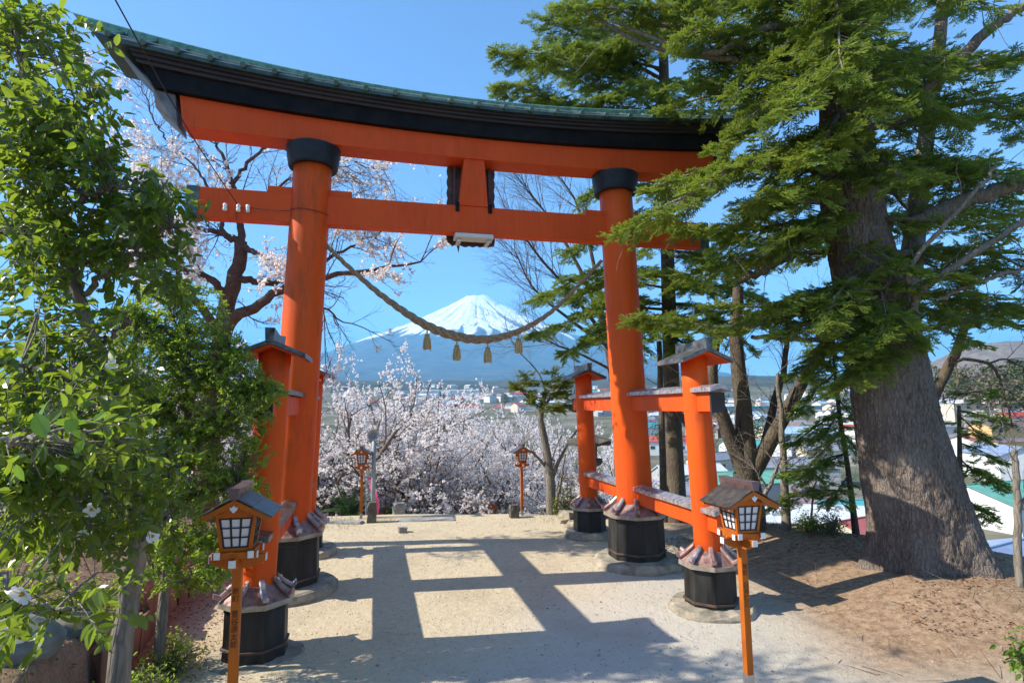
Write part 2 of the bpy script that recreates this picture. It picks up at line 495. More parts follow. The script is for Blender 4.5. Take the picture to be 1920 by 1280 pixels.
def hfun(x, y):
    x = np.asarray(x, float); y = np.asarray(y, float)
    z = .36 * sstep(6.9, 4.9, y) + .27 * np.clip(4.4 - y, 0, 4.4)
    z = z + .035 * fbm(x * .35, y * .35, 3, 3) + .012 * fbm(x * 1.7, y * 1.7, 8, 2)
    # planted bank on the left, held back by planks
    bx = bank_x(y)
    bk = sstep(0.0, .12, bx - x)
    z = z + bk * (.62 + .12 * np.clip(bx - x, 0, 3) + .22 * fbm(x * .9, y * .9, 21, 3)) * sstep(14.5, 12.0, y)
    # earth mound round the big fir on the right
    md = sstep(3.4, 6.6, x) * sstep(5.0, 8.5, y)
    z = z + md * (.42 + .25 * fbm(x * .6, y * .6, 31, 3))
    # edges of the terrace
    ye = 16.75 - .075 * np.clip(x + .8, 0, 20) ** 2 - .03 * np.clip(-x - 3.0, 0, 20) ** 2 + .3 * fbm(x * .6, y * 0 + 2, 5, 2)
    s = np.maximum(np.maximum(y - ye, x - 8.7 + .25 * np.clip(8 - y, 0, 9) * 0), -x - 9.5)
    s = np.clip(s, 0, 400)
    drop = np.where(s < 4, .75 * s * sstep(-.2, .8, s), 3.0 + .5 * (s - 4))
    right = sstep(2.0, 6.0, x)
    z0 = z - drop * (1 + .35 * right) + .35 * fbm(x * .25, y * .25, 41, 3) * sstep(.5, 4, s)
    pz = plain_z(x, y) + 1.2 * fbm(x * .02, y * .02, 51, 3) * sstep(60, 140, np.hypot(x, y))
    D = np.hypot(x, y)
    pz = pz + sstep(2300, 3200, D) * 40 * fbm(x * .004, y * .004, 61, 4)
    return np.where(s > 0, np.maximum(z0, pz), z)


def gz(x, y):
    return float(hfun(np.array([x]), np.array([y]))[0])


def make_ground():
    NA = 540
    rad = np.concatenate([np.linspace(.02, 14, 150), 14 * 1.045 ** np.arange(1, 190)])
    rad = rad[rad < 42000]
    an = np.linspace(0, 2 * np.pi, NA, endpoint=False)
    cx, cy = .5, 9.0
    X = cx + rad[:, None] * np.cos(an)[None]; Y = cy + rad[:, None] * np.sin(an)[None]
    Z = hfun(X, Y)
    V = np.stack([X, Y, Z], -1).reshape(-1, 3)
    i = np.arange(len(rad) - 1)[:, None] * NA; j = np.arange(NA)[None]; j2 = (j + 1) % NA
    F = np.stack([i + j, i + NA + j, i + NA + j2, i + j2], -1).reshape(-1, 4)
    x, y = V[:, 0], V[:, 1]
    bx = bank_x(y)
    soil = np.clip(sstep(3.0, 4.6, x + .9 * fbm(x * .8, y * .8, 71, 3)) * sstep(5.6, 7.4, y + .18 * (x - 4)) + sstep(0.0, .2, bx - x), 0, 1)
    red = sstep(1.15, .1, x - bx + .5 * fbm(x * 1.1, y * 1.1, 72, 3)) * sstep(12, 9.5, y) * sstep(-.25, .0, x - bx)
    D = np.hypot(x, y)
    out = sstep(17.0, 20, y) + sstep(8.6, 10, x) + sstep(-9, -10, x)
    far = sstep(1500, 2100, D + 500 * fbm(x * .002, y * .002, 88, 3))
    gravel = sstep(-.6, 1.8, x + .55 * (9 - y) + 1.2 * fbm(x * .5, y * .5, 73, 3))
    t = NT('ground_material')
    co = t.coord((1, 1, 1))
    fine = t.noise(70, 4, .7, co); mid = t.noise(9, 5, .6, co); big = t.noise(.7, 4, .6, co)
    grain = t.voro(55, co); grain2 = t.voro(130, co)
    sand = t.mix(t.ramp(mid, [(.3, 0.), (.7, 1.)]), (.52, .425, .28), (.65, .55, .375))
    sand = t.mix(t.ramp(fine, [(.45, 0.), (.7, .55)]), sand, (.42, .33, .21))
    grv = t.mix(t.ramp(fine, [(.3, 0.), (.7, 1.)]), (.40, .365, .30), (.64, .59, .49))
    grv = t.mix(t.ramp(t.voro(95, co, out='Color'), [(.3, 0.), (.9, .45)]), grv, (.55, .51, .45))
    c = t.mix(t.math('MULTIPLY', t.attr('gravel'), .85), sand, grv)
    c = t.mix(t.ramp(big, [(.5, 0.), (.72, .35)]), c, (.30, .225, .15))
    dirt = t.mix(t.ramp(mid, [(.3, 0.), (.72, 1.)]), (.19, .11, .065), (.41, .285, .175))
    dirt = t.mix(t.ramp(t.voro(38, co, out='Color'), [(.55, 0.), (.95, .6)]), dirt, (.46, .34, .23))
    dirt = t.mix(t.ramp(fine, [(.55, 0.), (.75, .6)]), dirt, (.10, .06, .04))
    c = t.mix(t.attr('soil'), c, dirt)
    c = t.mix(t.math('MULTIPLY', t.attr('bank'), .6), c, (.12, .08, .05))  # darker bank soil: litter tone and the shade there, put into the colour
    rd = t.mix(t.ramp(t.voro(45, co, out='Color'), [(.2, 0.), (.9, 1.)]), (.20, .075, .05), (.42, .20, .14))
    c = t.mix(t.math('MULTIPLY', t.attr('red'), .85), c, rd)
    slope = t.mix(t.ramp(t.noise(.8, 5, .6, co), [(.35, 0.), (.65, 1.)]), (.12, .10, .055), (.24, .20, .12))
    c = t.mix(t.attr('out'), c, slope)
    town = t.mix(t.ramp(t.noise(.02, 5, .65, co), [(.4, 0.), (.6, 1.)]), (.09, .10, .055), (.23, .20, .16))
    c = t.mix(t.attr('town'), c, town)
    fo = t.mix(t.ramp(t.noise(.006, 6, .7, co), [(.4, 0.), (.6, 1.)]), (.030, .045, .022), (.10, .085, .05))
    c = t.mix(t.attr('far'), c, fo)
    t.p(Base_Color=c, Roughness=.95, Specular_IOR_Level=.15)
    scuff = t.noise(3.2, 5, .7, t.coord((1, 1, 1), rot=(0, 0, .4)), 1.2)
    h = t.math('ADD', t.math('MULTIPLY', t.ramp(scuff, [(.35, 0.), (.65, 1.)]), .8), t.math('MULTIPLY', grain, .5))
    h = t.math('ADD', h, t.math('ADD', t.math('MULTIPLY', fine, .6), t.math('MULTIPLY', mid, .9)))
    t.bump(h, .55, .022)
    o = mesh_obj('ground', V, [F], t.m, smooth=True, attrs={'soil': soil, 'red': red, 'out': np.clip(out, 0, 1), 'far': far, 'town': sstep(55, 75, D) * np.clip(out, 0, 1), 'gravel': gravel, 'bank': sstep(.05, .4, bx - x) * (1 - np.clip(out, 0, 1))})
    tag(o, kind='structure')


def make_mountain():
    RT = np.array([0, 150, 300, 574, 1022, 1400, 1900, 2150, 2786, 4000, 5500, 7200, 9000, 9700.])
    ZT = np.array([2860, 2900, 2950, 2775, 2525, 2318, 2085, 1985, 1750, 1240, 810, 480, 285, 170.])
    NA, NRr = 1500, 260
    rr = 9700 * np.linspace(0.004, 1, NRr) ** 1.55
    an = np.linspace(0, 2 * np.pi, NA, endpoint=False)
    A, Rr = np.meshgrid(an, rr)
    Z = np.interp(Rr, RT, ZT)
    # the crater rim stands higher on one side
    ca, sa = np.cos(A), np.sin(A)
    hump = sstep(420, 120, np.abs(Rr - 230))
    Z = Z + hump * (26 * np.cos(A - .1) + 14 * np.cos(3 * A + 1.0) + 26 * (vnoise(ca * 4 + 9, sa * 4 + 9, 3) - .5))
    wob = .10 * fbm(Rr * .0016 + 3, A * 2.0, 91, 3)
    c2, s2 = np.cos(A + wob), np.sin(A + wob)
    grow = sstep(350, 1500, Rr)
    rid = (vnoise(c2 * 8 + 40, s2 * 8 + 40, 7) - .5) * .55 + grow * ((vnoise(c2 * 19 + 70, s2 * 19 + 70, 9) - .5) * .38 + (vnoise(c2 * 43 + 90, s2 * 43 + 90, 12) - .5) * .22)
    Z = Z + rid * 95 * sstep(200, 1200, Rr) * sstep(6500, 1500, Rr)
    X = FUJI[0] + Rr * ca; Y = FUJI[1] + Rr * sa
    Z = Z + fbm(X * .0032, Y * .0032, 77, 5) * 62 * sstep(250, 900, Rr)
    line = 1660 + 260 * (vnoise(c2 * 9 + 20, s2 * 9 + 20, 15) - .5) + 420 * (vnoise(c2 * 23 + 20, s2 * 23 + 20, 16) - .5) + 260 * (vnoise(c2 * 60 + 20, s2 * 60 + 20, 17) - .5) + 160 * fbm(X * .006, Y * .006, 18, 3)
    snow = sstep(-50, 50, Z - line)
    brk = fbm(X * .0045, Y * .0045, 27, 4)
    streak = vnoise(c2 * 30 + 10, s2 * 30 + 10, 23) * .5 + vnoise(c2 * 71 + 10, s2 * 71 + 10, 24) * .5
    st = sstep(.78, .90, streak + .15 * sstep(.0, .55, ca) - .12 * sstep(.1, -.5, ca) + .75 * brk) * sstep(320, 800, Rr) * .85
    snow = snow * (1 - st)
    V = np.stack([X, Y, Z], -1).reshape(-1, 3)
    i = np.arange(NRr - 1)[:, None] * NA; j = np.arange(NA)[None]; j2 = (j + 1) % NA
    F = np.stack([i + j, i + NA + j, i + NA + j2, i + j2], -1).reshape(-1, 4)
    t = NT('snowy_mountain')
    n = t.noise(.0035, 6, .65, t.coord())
    rock = t.mix(t.ramp(n, [(.35, 0.), (.65, 1.)]), (.055, .068, .075), (.11, .115, .105))
    t.p(Base_Color=t.mix(t.attr('snow'), rock, (.96, .96, .95)), Roughness=.85, Specular_IOR_Level=.1)
    o = mesh_obj('mountain', V, [F], t.m, smooth=True, attrs={'snow': snow.ravel()})
    tag(o, kind='structure')


def make_hills():
    # wooded ridge beyond the town on the right
    gx, gy = 240, 60
    U = np.linspace(0, 1, gx); W = np.linspace(0, 1, gy)
    Um, Wm = np.meshgrid(U, W)
    a0 = at(1500, 700, 1900); a1 = at(2900, 700, 1300)
    X = a0[0] + (a1[0] - a0[0]) * Um + Wm * 500; Y = a0[1] + (a1[1] - a0[1]) * Um + Wm * 700
    prof = 20 + 250 * sstep(0, .42, Um) * (1 - .35 * sstep(.5, 1, Um)) + 60 * fbm(Um * 7, Um * 0, 5, 3)
    sh = np.sin(np.pi * np.clip(Wm * .5, 0, 1)) ** .9
    Z = -20 + prof * sh + 26 * fbm(X * .012, Y * .012, 9, 5) * sstep(0, .15, Wm) + 9 * fbm(X * .06, Y * .06, 10, 2)
    V = np.stack([X, Y, Z], -1).reshape(-1, 3)
    i = np.arange(gy - 1)[:, None] * gx; j = np.arange(gx - 1)[None]
    F = np.stack([i + j, i + j + 1, i + gx + j + 1, i + gx + j], -1).reshape(-1, 4)
    t = NT('wooded_hill')
    n = t.noise(.022, 6, .7, t.coord()); v = t.voro(.09, t.coord(), out='Color')
    c = t.ramp(n, [(.3, (.055, .075, .035)), (.45, (.20, .15, .115)), (.6, (.25, .19, .15)), (.75, (.10, .11, .05))])
    c = t.mix(t.ramp(v, [(.2, 0.), (.8, .4)]), c, (.09, .075, .05))
    t.p(Base_Color=c, Roughness=.95, Specular_IOR_Level=.1); t.bump(v, .8, 4)
    o = mesh_obj('hills', V, [F], t.m, smooth=True)
    tag(o, kind='structure')


def make_haze():
    t = bpy.data.materials.new('thin_blue_air'); t.use_nodes = True
    nt = t.node_tree; nt.nodes.clear()
    v = nt.nodes.new('ShaderNodeVolumePrincipled'); o = nt.nodes.new('ShaderNodeOutputMaterial')
    v.inputs['Color'].default_value = (.20, .57, .94, 1); v.inputs['Density'].default_value = HAZE
    v.inputs['Anisotropy'].default_value = 0.0
    nt.links.new(v.outputs[0], o.inputs['Volume'])
    mb = MB().box(-30000, 30000, -3000, 27000, -90, 3060)
    h = mb.build('haze', t)
    tag(h, kind='stuff')


HAZE = 8.0e-5
SUN_AZ, SUN_EL = 7.0, 38.0


def make_light():
    w = bpy.data.worlds.new('World'); SC.world = w; w.use_nodes = True
    nt = w.node_tree; bg = nt.nodes['Background']
    sky = nt.nodes.new('ShaderNodeTexSky'); sky.sky_type = 'NISHITA'; sky.sun_disc = False
    sky.sun_elevation = R_(SUN_EL)
    d = (-math.cos(R_(SUN_AZ)), -math.sin(R_(SUN_AZ)))
    sky.sun_rotation = math.atan2(d[0], d[1]) % (2 * math.pi)
    sky.altitude = 900; sky.dust_density = .15; sky.ozone_density = 4.2; sky.air_density = .85
    nt.links.new(sky.outputs[0], bg.inputs[0]); bg.inputs[1].default_value = 0.15
    l = bpy.data.lights.new('sun', 'SUN'); l.energy = 5.0; l.angle = R_(.53); l.color = (1.0, .93, .82)
    o = bpy.data.objects.new('sun', l); link(o)
    v = Vector((math.cos(R_(SUN_AZ)) * math.cos(R_(SUN_EL)), math.sin(R_(SUN_AZ)) * math.cos(R_(SUN_EL)), -math.sin(R_(SUN_EL))))
    o.rotation_euler = v.to_track_quat('-Z', 'Y').to_euler(); o.location = (-30, -4, 40)


def make_camera():
    c = bpy.data.cameras.new('camera'); c.sensor_fit = 'HORIZONTAL'; c.sensor_width = 36; c.lens = FPX / 1920 * 36
    c.clip_start = .05; c.clip_end = 80000
    o = bpy.data.objects.new('camera', c); link(o)
    right = _cr * _R0 + _sr * _U0
    up = -_sr * _R0 + _cr * _U0
    m = Matrix((( right[0], up[0], -_F0[0], CAM[0]), (right[1], up[1], -_F0[1], CAM[1]), (right[2], up[2], -_F0[2], CAM[2]), (0, 0, 0, 1)))
    o.matrix_world = m
    SC.camera = o


make_camera(); make_light(); make_ground(); make_mountain(); make_hills(); make_haze()
SC.view_settings.view_transform = 'Standard'; SC.view_settings.look = 'None'; SC.view_settings.gamma = 1.0
SC.view_settings.exposure = 1.06
SC.cycles.use_denoising = True
SC.cycles.max_bounces = 8; SC.cycles.transparent_max_bounces = 8; SC.cycles.volume_bounces = 1
SC.cycles.sample_clamp_indirect = 6.0

# ------------------------------------------------------------------ torii gate (local axes: x along the gate, y away from the path, z up)
HS, HE, BAT = 3.17, 2.50, .033


def px(side, z):
    return side * (HS - BAT * (z - 1))


def oct_pts(r, z, c, n=8):
    return [(c[0] + r * math.cos(math.pi / 8 + 2 * math.pi * j / n), c[1] + r * math.sin(math.pi / 8 + 2 * math.pi * j / n), z) for j in range(n)]


def curved(T, poly, A0, k, z0, cfun, n=48):
    """poly in (y,z); swept along x with upturned, slanted ends"""
    secs = []
    for t in np.linspace(-1, 1, n + 1):
        sec = []
        for y, z in poly:
            a = t * (A0 + k * (z - z0)); sec.append((a, y, z + cfun(z) * a * a))
        secs.append(sec)
    return MB().loft(secs)


def pillar_base(T, side, fb, big):
    a = side * HS; b = fb * HE; c = (a, b)
    s = 1.0 if big else .735
    z0 = .06 if big else -.02; zt = .95 if big else .66
    rt, rb = (.515, .55) if big else (.365, .39)
    mb = MB()
    secs = [oct_pts(rb, z0, c), oct_pts(rb - .01, z0 + (zt - z0) * .245, c), oct_pts(rt + .012, z0 + (zt - z0) * .86, c), oct_pts(rt + .022, z0 + (zt - z0) * .865, c), oct_pts(rt + .015, zt, c)]
    mb.loft(secs)
    base = mb.build('pillar_base', M['tar'], T, bevel=.008)
    h = MB(); zh = z0 + (zt - z0) * .24
    h.loft([oct_pts(rb + .004, zh - .018, c), oct_pts(rb + .016, zh - .012, c), oct_pts(rb + .016, zh + .012, c), oct_pts(rb + .002, zh + .018, c)])
    h.build('hoop', M['iron'], base)
    sk = MB(); ro = rt + (.10 if big else .085); ri = .345 if big else .215
    zi = zt + (.25 if big else .21)
    sk.loft([oct_pts(ro - .02, zt - .035, c), oct_pts(ro, zt - .03, c), oct_pts(ro, zt + .03, c), oct_pts(ro - .012, zt + .034, c)], 1)
    sk.loft([oct_pts(ro - .012, zt + .034, c), oct_pts(.5 * (ro + ri), zt + .034 + .36 * (zi - zt), c), oct_pts(ri, zi, c)], 0)
    sk.build('skirt', [M['copper'], M['copperpale']], base)
    w = .045 if big else .037; hh = .07 if big else .058
    for j in range(8):
        an = math.pi / 8 + 2 * math.pi * j / 8 + random.uniform(-.04, .04)
        if big and False: continue
        ca, sa = math.cos(an), math.sin(an)
        up = random.uniform(.5, 1.0); ext = random.uniform(.03, .075) * s
        prof = [(ri + .015, zi + .01), (.5 * (ro + ri), zt + .05 + .36 * (zi - zt)), (ro - .02, zt + .055), (ro + ext, zt + .055 + .06 * up * s)]
        secs = []
        for r, z in prof:
            q = [(-w * .85, 0), (w * .85, 0), (w, hh * .55), (w * .6, hh), (-w * .6, hh), (-w, hh * .55)]
            secs.append([(c[0] + r * ca - y * sa, c[1] + r * sa + y * ca, z + dz) for y, dz in q])
        rb_ = MB().loft(secs, 0).build('rib', [M['tin'] if (j * 5 + (1 if side > 0 else 0)) % 3 == 0 else M['copper']], base)
        y0 = prof[-1]
        e = MB(); q = [(-w * .8, .004), (w * .8, .004), (w * .92, hh * .55), (w * .55, hh * .94), (-w * .55, hh * .94), (-w * .92, hh * .55)]
    return base


def gable_cap(T, name, a0, b0, b1, half, zE, zR, th, mats, under=None, ridge=None, parent=None):
    """small pitched lid running along y"""
    mb = MB()
    poly = [(a0 - half, zE), (a0, zR), (a0 + half, zE), (a0 + half, zE - th), (a0, zR - th * 1.05), (a0 - half, zE - th)]
    mb.prism(poly, b0, b1, 0)
    o = mb.build(name, mats, parent or T, bevel=.004)
    return o


def make_torii():
    O = tor(0, 0)
    T = empty('torii_gate', (O[0], O[1], 0), TH, 'large vermilion four-legged shrine gate standing over the gravel path', 'torii gate')
    for s in (-1, 1):
        P = [(px(s, z), 0, z) for z in np.linspace(.7, 7.55, 12)]
        mb = MB().tube(P, np.linspace(.35, .332, 12), 56)
        mb.build('pillar', M['vermilion_post'], T, smooth=True)
        cx = px(s, 7.5)
        MB().lathe([(.34, 7.345), (.415, 7.34), (.43, 7.37), (.472, 7.66), (.475, 7.712), (.30, 7.714)], 56, (cx, 0)).build('capital', M['ring'], T, smooth=False)
        pillar_base(T, s, 0, True)
        # wedges where the tie beam runs through
        cxn = px(s, 6.7)
        MB().box(cxn - .72, cxn + .72, -.085, .085, 6.822, 6.945).build('wedge', M['vermilion'], T, bevel=.008)
    # main lintel
    curved(T, [(-.25, 7.715), (-.25, 8.13), (.25, 8.13), (.25, 7.715)], 5.06, .18, 7.715, lambda z: .0042 + (z - 7.715) * .0115).build('lintel', M['vermilion'], T, bevel=.008)
    # black upper beam and its stepped cornice
    curved(T, [(-.36, 8.132), (-.36, 8.402), (.36, 8.402), (.36, 8.132)], 5.50, .75, 8.13, lambda z: .0090 + (z - 8.13) * .0075).build('upper_beam', [M['black']], T)
    mb = curved(T, [(-.42, 8.404), (-.42, 8.455), (-.47, 8.458), (-.47, 8.505), (-.52, 8.508), (-.52, 8.548), (.52, 8.548), (.52, 8.508), (.47, 8.505), (.47, 8.458), (.42, 8.455), (.42, 8.404)], 5.74, .8, 8.40, lambda z: .0112 + (z - 8.40) * .0085)
    mb.build('cornice', M['ledge'], T)
    # end boards under the roof
    for s in (-1, 1):
        e = MB()
        def q(a, y, z): return (s * a, y, z + .0108 * a * a)
        e.hexa([q(5.525, -.37, 8.128), q(5.56, -.37, 8.128), q(5.56, .37, 8.128), q(5.525, .37, 8.128), q(5.99, -.40, 8.55), q(6.03, -.40, 8.55), q(6.03, .40, 8.55), q(5.99, .40, 8.55)])
        e.build('end_board', M['greyend'], T)
        e = MB(); A_ = 5.13
        e.hexa([(s * 5.135, -.255, 7.80), (s * 5.50, -.20, 8.12), (s * 5.50, .20, 8.12), (s * 5.135, .255, 7.80), (s * 5.20, -.255, 8.36), (s * 5.52, -.30, 8.39), (s * 5.52, .30, 8.39), (s * 5.20, .255, 8.36)])
        e.build('end_bracket', M['greyend'], T)
    # roof
    cz = lambda z: .0122 + (z - 8.56) * .0055
    rp = [(-.585, 8.552), (-.59, 8.612), (-.10, 8.90), (.10, 8.90), (.59, 8.612), (.585, 8.552)]
    roof = curved(T, rp, 6.30, .95, 8.56, cz, 64).build('roof', M['roofcopper'], T)
    mb = curved(T, [(-.10, 8.885), (-.135, 8.99), (-.125, 9.005), (.125, 9.005), (.135, 8.99), (.10, 8.885)], 6.63, 2.1, 8.885, cz, 64)
    for a in np.arange(-6.5, 6.51, .46):
        zb = cz(8.93) * a * a
        mb.box(a - .009, a + .009, -.143, -.10, 8.90 + zb, 8.985 + zb)
    mb.build('ridge_cap', M['patina'], roof)
    for a in np.arange(-6.1, 6.11, .508):
        for s in (-1, 1):
            bt = MB(); P = [(a, s * .11, 8.915 + cz(8.9) * a * a), (a, s * .60, 8.632 + cz(8.63) * a * a)]
            bt.tube(P, [.032, .036], 8)
            bt.tube([(a, s * .598, 8.632 + cz(8.63) * a * a), (a, s * .655, 8.606 + cz(8.63) * a * a)], [.05, .046], 10)
            bt.build('batten', M['batten'], roof)
    for s in (-1, 1):
        eg = MB()
        for a0 in np.arange(-6.1, 6.0, .508):
            z1 = 8.655 + cz(8.62) * a0 * a0; z2 = 8.655 + cz(8.62) * (a0 + .508) ** 2
            eg.tube([(a0, s * .60, z1), (a0 + .508, s * .60, z2)], [.009, .009], 5)
        eg.build('snow_rail', M['steel'], roof)
    # tie beam
    MB().box(-4.79, 4.79, -.13, .13, 6.29, 6.82).build('tie_beam', M['vermilion'], T, bevel=.01)
    for s in (-1, 1):
        MB().box(min(s * 4.78, s * 4.98), max(s * 4.78, s * 4.98), -.142, .142, 6.275, 6.832).build('end_cap', M['capgreen'], T, bevel=.006)
    # centre strut with straps
    mb = MB(); V = []
    for z, h, y0 in ((6.823, .275, -.15), (7.72, .195, -.205)):
        V += [(-h - .02, y0, z), (h - .02, y0, z), (h - .02, .12, z), (-h - .02, .12, z)]
    st = mb.hexa(V).build('centre_strut', M['vermilion'], T, bevel=.006)
    for s in (-1, 1):
        MB().box(s * .315 - .02 - .035, s * .315 - .02 + .035, -.165, -.131, 6.70, 6.87).build('strap', M['black'], st)
    # carved name board seen from the back
    n = 64; poly = []
    half_w, zlo, zhi = .475, 6.14, 7.74
    def edge(p0, p1, k, amp):
        p0 = np.array(p0); p1 = np.array(p1); d = p1 - p0; nn = np.array([-d[1], d[0]]) / np.linalg.norm(d)
        return [tuple(p0 + d * t + nn * amp * abs(math.sin(math.pi * t * k)) * -1) for t in np.linspace(0, 1, k * 4 + 1)[:-1]]
    poly += edge((-half_w, zlo + .06), (-.36, zlo - .02), 1, .0) + [(-.40, zlo - .03), (-.30, zlo + .03), (-.26, zlo - .14), (-.235, zlo + .02)]
    poly += edge((-.20, zlo), (.40, zlo + .03), 4, .025) + edge((.44, zlo + .02), (half_w - .03, zhi), 7, .02)
    poly += edge((half_w - .03, zhi), (-half_w, zhi), 5, .02) + edge((-half_w, zhi), (-half_w, zlo + .06), 7, .022)
    mb = MB().prism(poly, .21, .255)
    mb.prism([(-.33, 6.33), (.31, 6.33), (.31, 7.6), (-.33, 7.6)], .17, .208)
    mb.box(-.385, -.335, .12, .205, 6.84, 7.70); mb.box(.315, .36, .12, .205, 6.84, 7.70)
    mb.build('name_board', M['plaque'], T)
    fx = MB(); fx.hexa([(-.39, -.20, 6.19), (.355, -.20, 6.19), (.355, .06, 6.17), (-.39, .06, 6.17), (-.385, -.20, 6.27), (.35, -.20, 6.27), (.35, .06, 6.287), (-.385, .06, 6.287)])
    fx = fx.build('strip_light', M['fixture'], T, bevel=.012)
    MB().box(-.33, -.26, -.12, .20, 6.125, 6.168).box(.23, .30, -.12, .20, 6.125, 6.168).build('bracket', M['fixture'], fx)
    for a in (-4.348, -4.135, -3.985):
        i = MB().lathe([(.012, 6.395), (.032, 6.40), (.036, 6.44), (.027, 6.455), (.033, 6.47), (.035, 6.51), (.024, 6.525), (.02, 6.53)], 16, (a, -.185))
        i.box(a - .006, a + .006, -.19, -.125, 6.455, 6.467)
        i.build('insulator', M['porcelain'], T, smooth=True)
    # four short posts with little roofs, and the rails that join them
    for s in (-1, 1):
        for fb in (-1, 1):
            b = fb * HE
            P = [(px(s, z), b - fb * .012 * (z - 1), z) for z in np.linspace(.4, 3.80, 8)]
            post = MB().tube(P, np.linspace(.212, .200, 8), 40).build('short_post', M['vermilion_post'], T, smooth=True)
            cx = px(s, 3.7); cb = b - fb * .03
            cap = MB(); L0, L1 = cb - .42, cb + .42
            cap.prism([(cx - .43, 3.652), (cx, 3.832), (cx + .43, 3.652), (cx + .43, 3.712), (cx, 3.892), (cx - .43, 3.712)], L0, L1, 0)
            cap.prism([(cx - .40, 3.664), (cx + .0, 3.831), (cx + .40, 3.664), (cx + .40, 3.650), (cx, 3.800), (cx - .40, 3.650)], L0 + .03, L1 - .03, 1)
            cap = cap.build('post_roof', [M['capsheet'], M['vermilion']], T, bevel=.004)
            rg = MB(); secs = []
            for y, hh, zz in ((L0 - .03, .06, .045), (cb, .055, .0), (L1 + .03, .06, .045)):
                secs.append([(cx - .05, y, 3.852), (cx + .05, y, 3.852), (cx + hh, y, 3.985 + zz), (cx - hh, y, 3.985 + zz)])
            rg.loft(secs).build('ridge_board', M['capsheet'], cap, bevel=.004)
            pillar_base(T, s, fb, False)
        cx = px(s, 3.0)
        r = MB().box(cx - .10, cx + .10, -3.02, 3.02, 2.92, 3.205).build('upper_rail', M['vermilion'], T, bevel=.006)
        gable_cap(T, 'rail_cap', cx, -3.13, 3.13, .175, 3.275, 3.325, .068, M['tin'] if s > 0 else M['capsheet'], parent=r)
        for fb in (-1, 1):
            MB().box(cx - .112, cx + .112, min(fb * 3.0, fb * 3.045), max(fb * 3.0, fb * 3.045), 2.905, 3.203).build('end_plate', M['ledge'], r)
        cx = px(s, 1.3)
        r = MB().box(cx - .095, cx + .095, -2.92, 2.92, 1.165, 1.415).build('lower_rail', M['vermilion'], T, bevel=.006)
        gable_cap(T, 'rail_cap', cx, -2.99, 2.99, .17, 1.487, 1.535, .068, M['tin'] if s > 0 else M['capsheet'], parent=r)
    return T


def footing_stone(a, b, r, lab, seed, h=.17):
    c = tor(a, b); rg = np.random.default_rng(seed)
    n = 26; secs = []
    rr = r * (1 + .16 * (rg.random(n) - .5)); rr = .5 * rr + .25 * np.roll(rr, 1) + .25 * np.roll(rr, -1)
    for k, (f, z) in enumerate(((1.03, -.15), (1.02, h * .45), (.985, h * .8), (.93, h), (.5, h + .012))):
        secs.append([(rr[j] * f * math.cos(2 * math.pi * j / n) * (1 + .015 * rg.standard_normal()), rr[j] * f * math.sin(2 * math.pi * j / n), z + .012 * rg.standard_normal() * (k < 4)) for j in range(n)])
    o = MB().loft(secs).build('footing_stone', M['stone'], None, smooth=False, loc=(c[0], c[1], gz(c[0], c[1]) - .02))
    tag(o, lab, 'footing stone', 'flat stones under the gate')


make_torii()
footing_stone(HS, 0, .82, 'pale flat stone under the big black base right of the path', 1)
footing_stone(HS, -HE, .62, 'mossy flat stone under the short post nearest the wooden lantern on the right', 2, .10)
footing_stone(HS, HE, .60, 'rough pale stone under the farthest short post right of the path', 3, .16)
footing_stone(-HS, 0, .80, 'pale flat stone under the big black base left of the path', 4)
footing_stone(-HS, -HE, .56, 'low stone barely showing under the near left short post', 5, .03)
footing_stone(-HS, HE, .66, 'rounded stone under the far left short post, mostly hidden by the pillar', 6, .16)


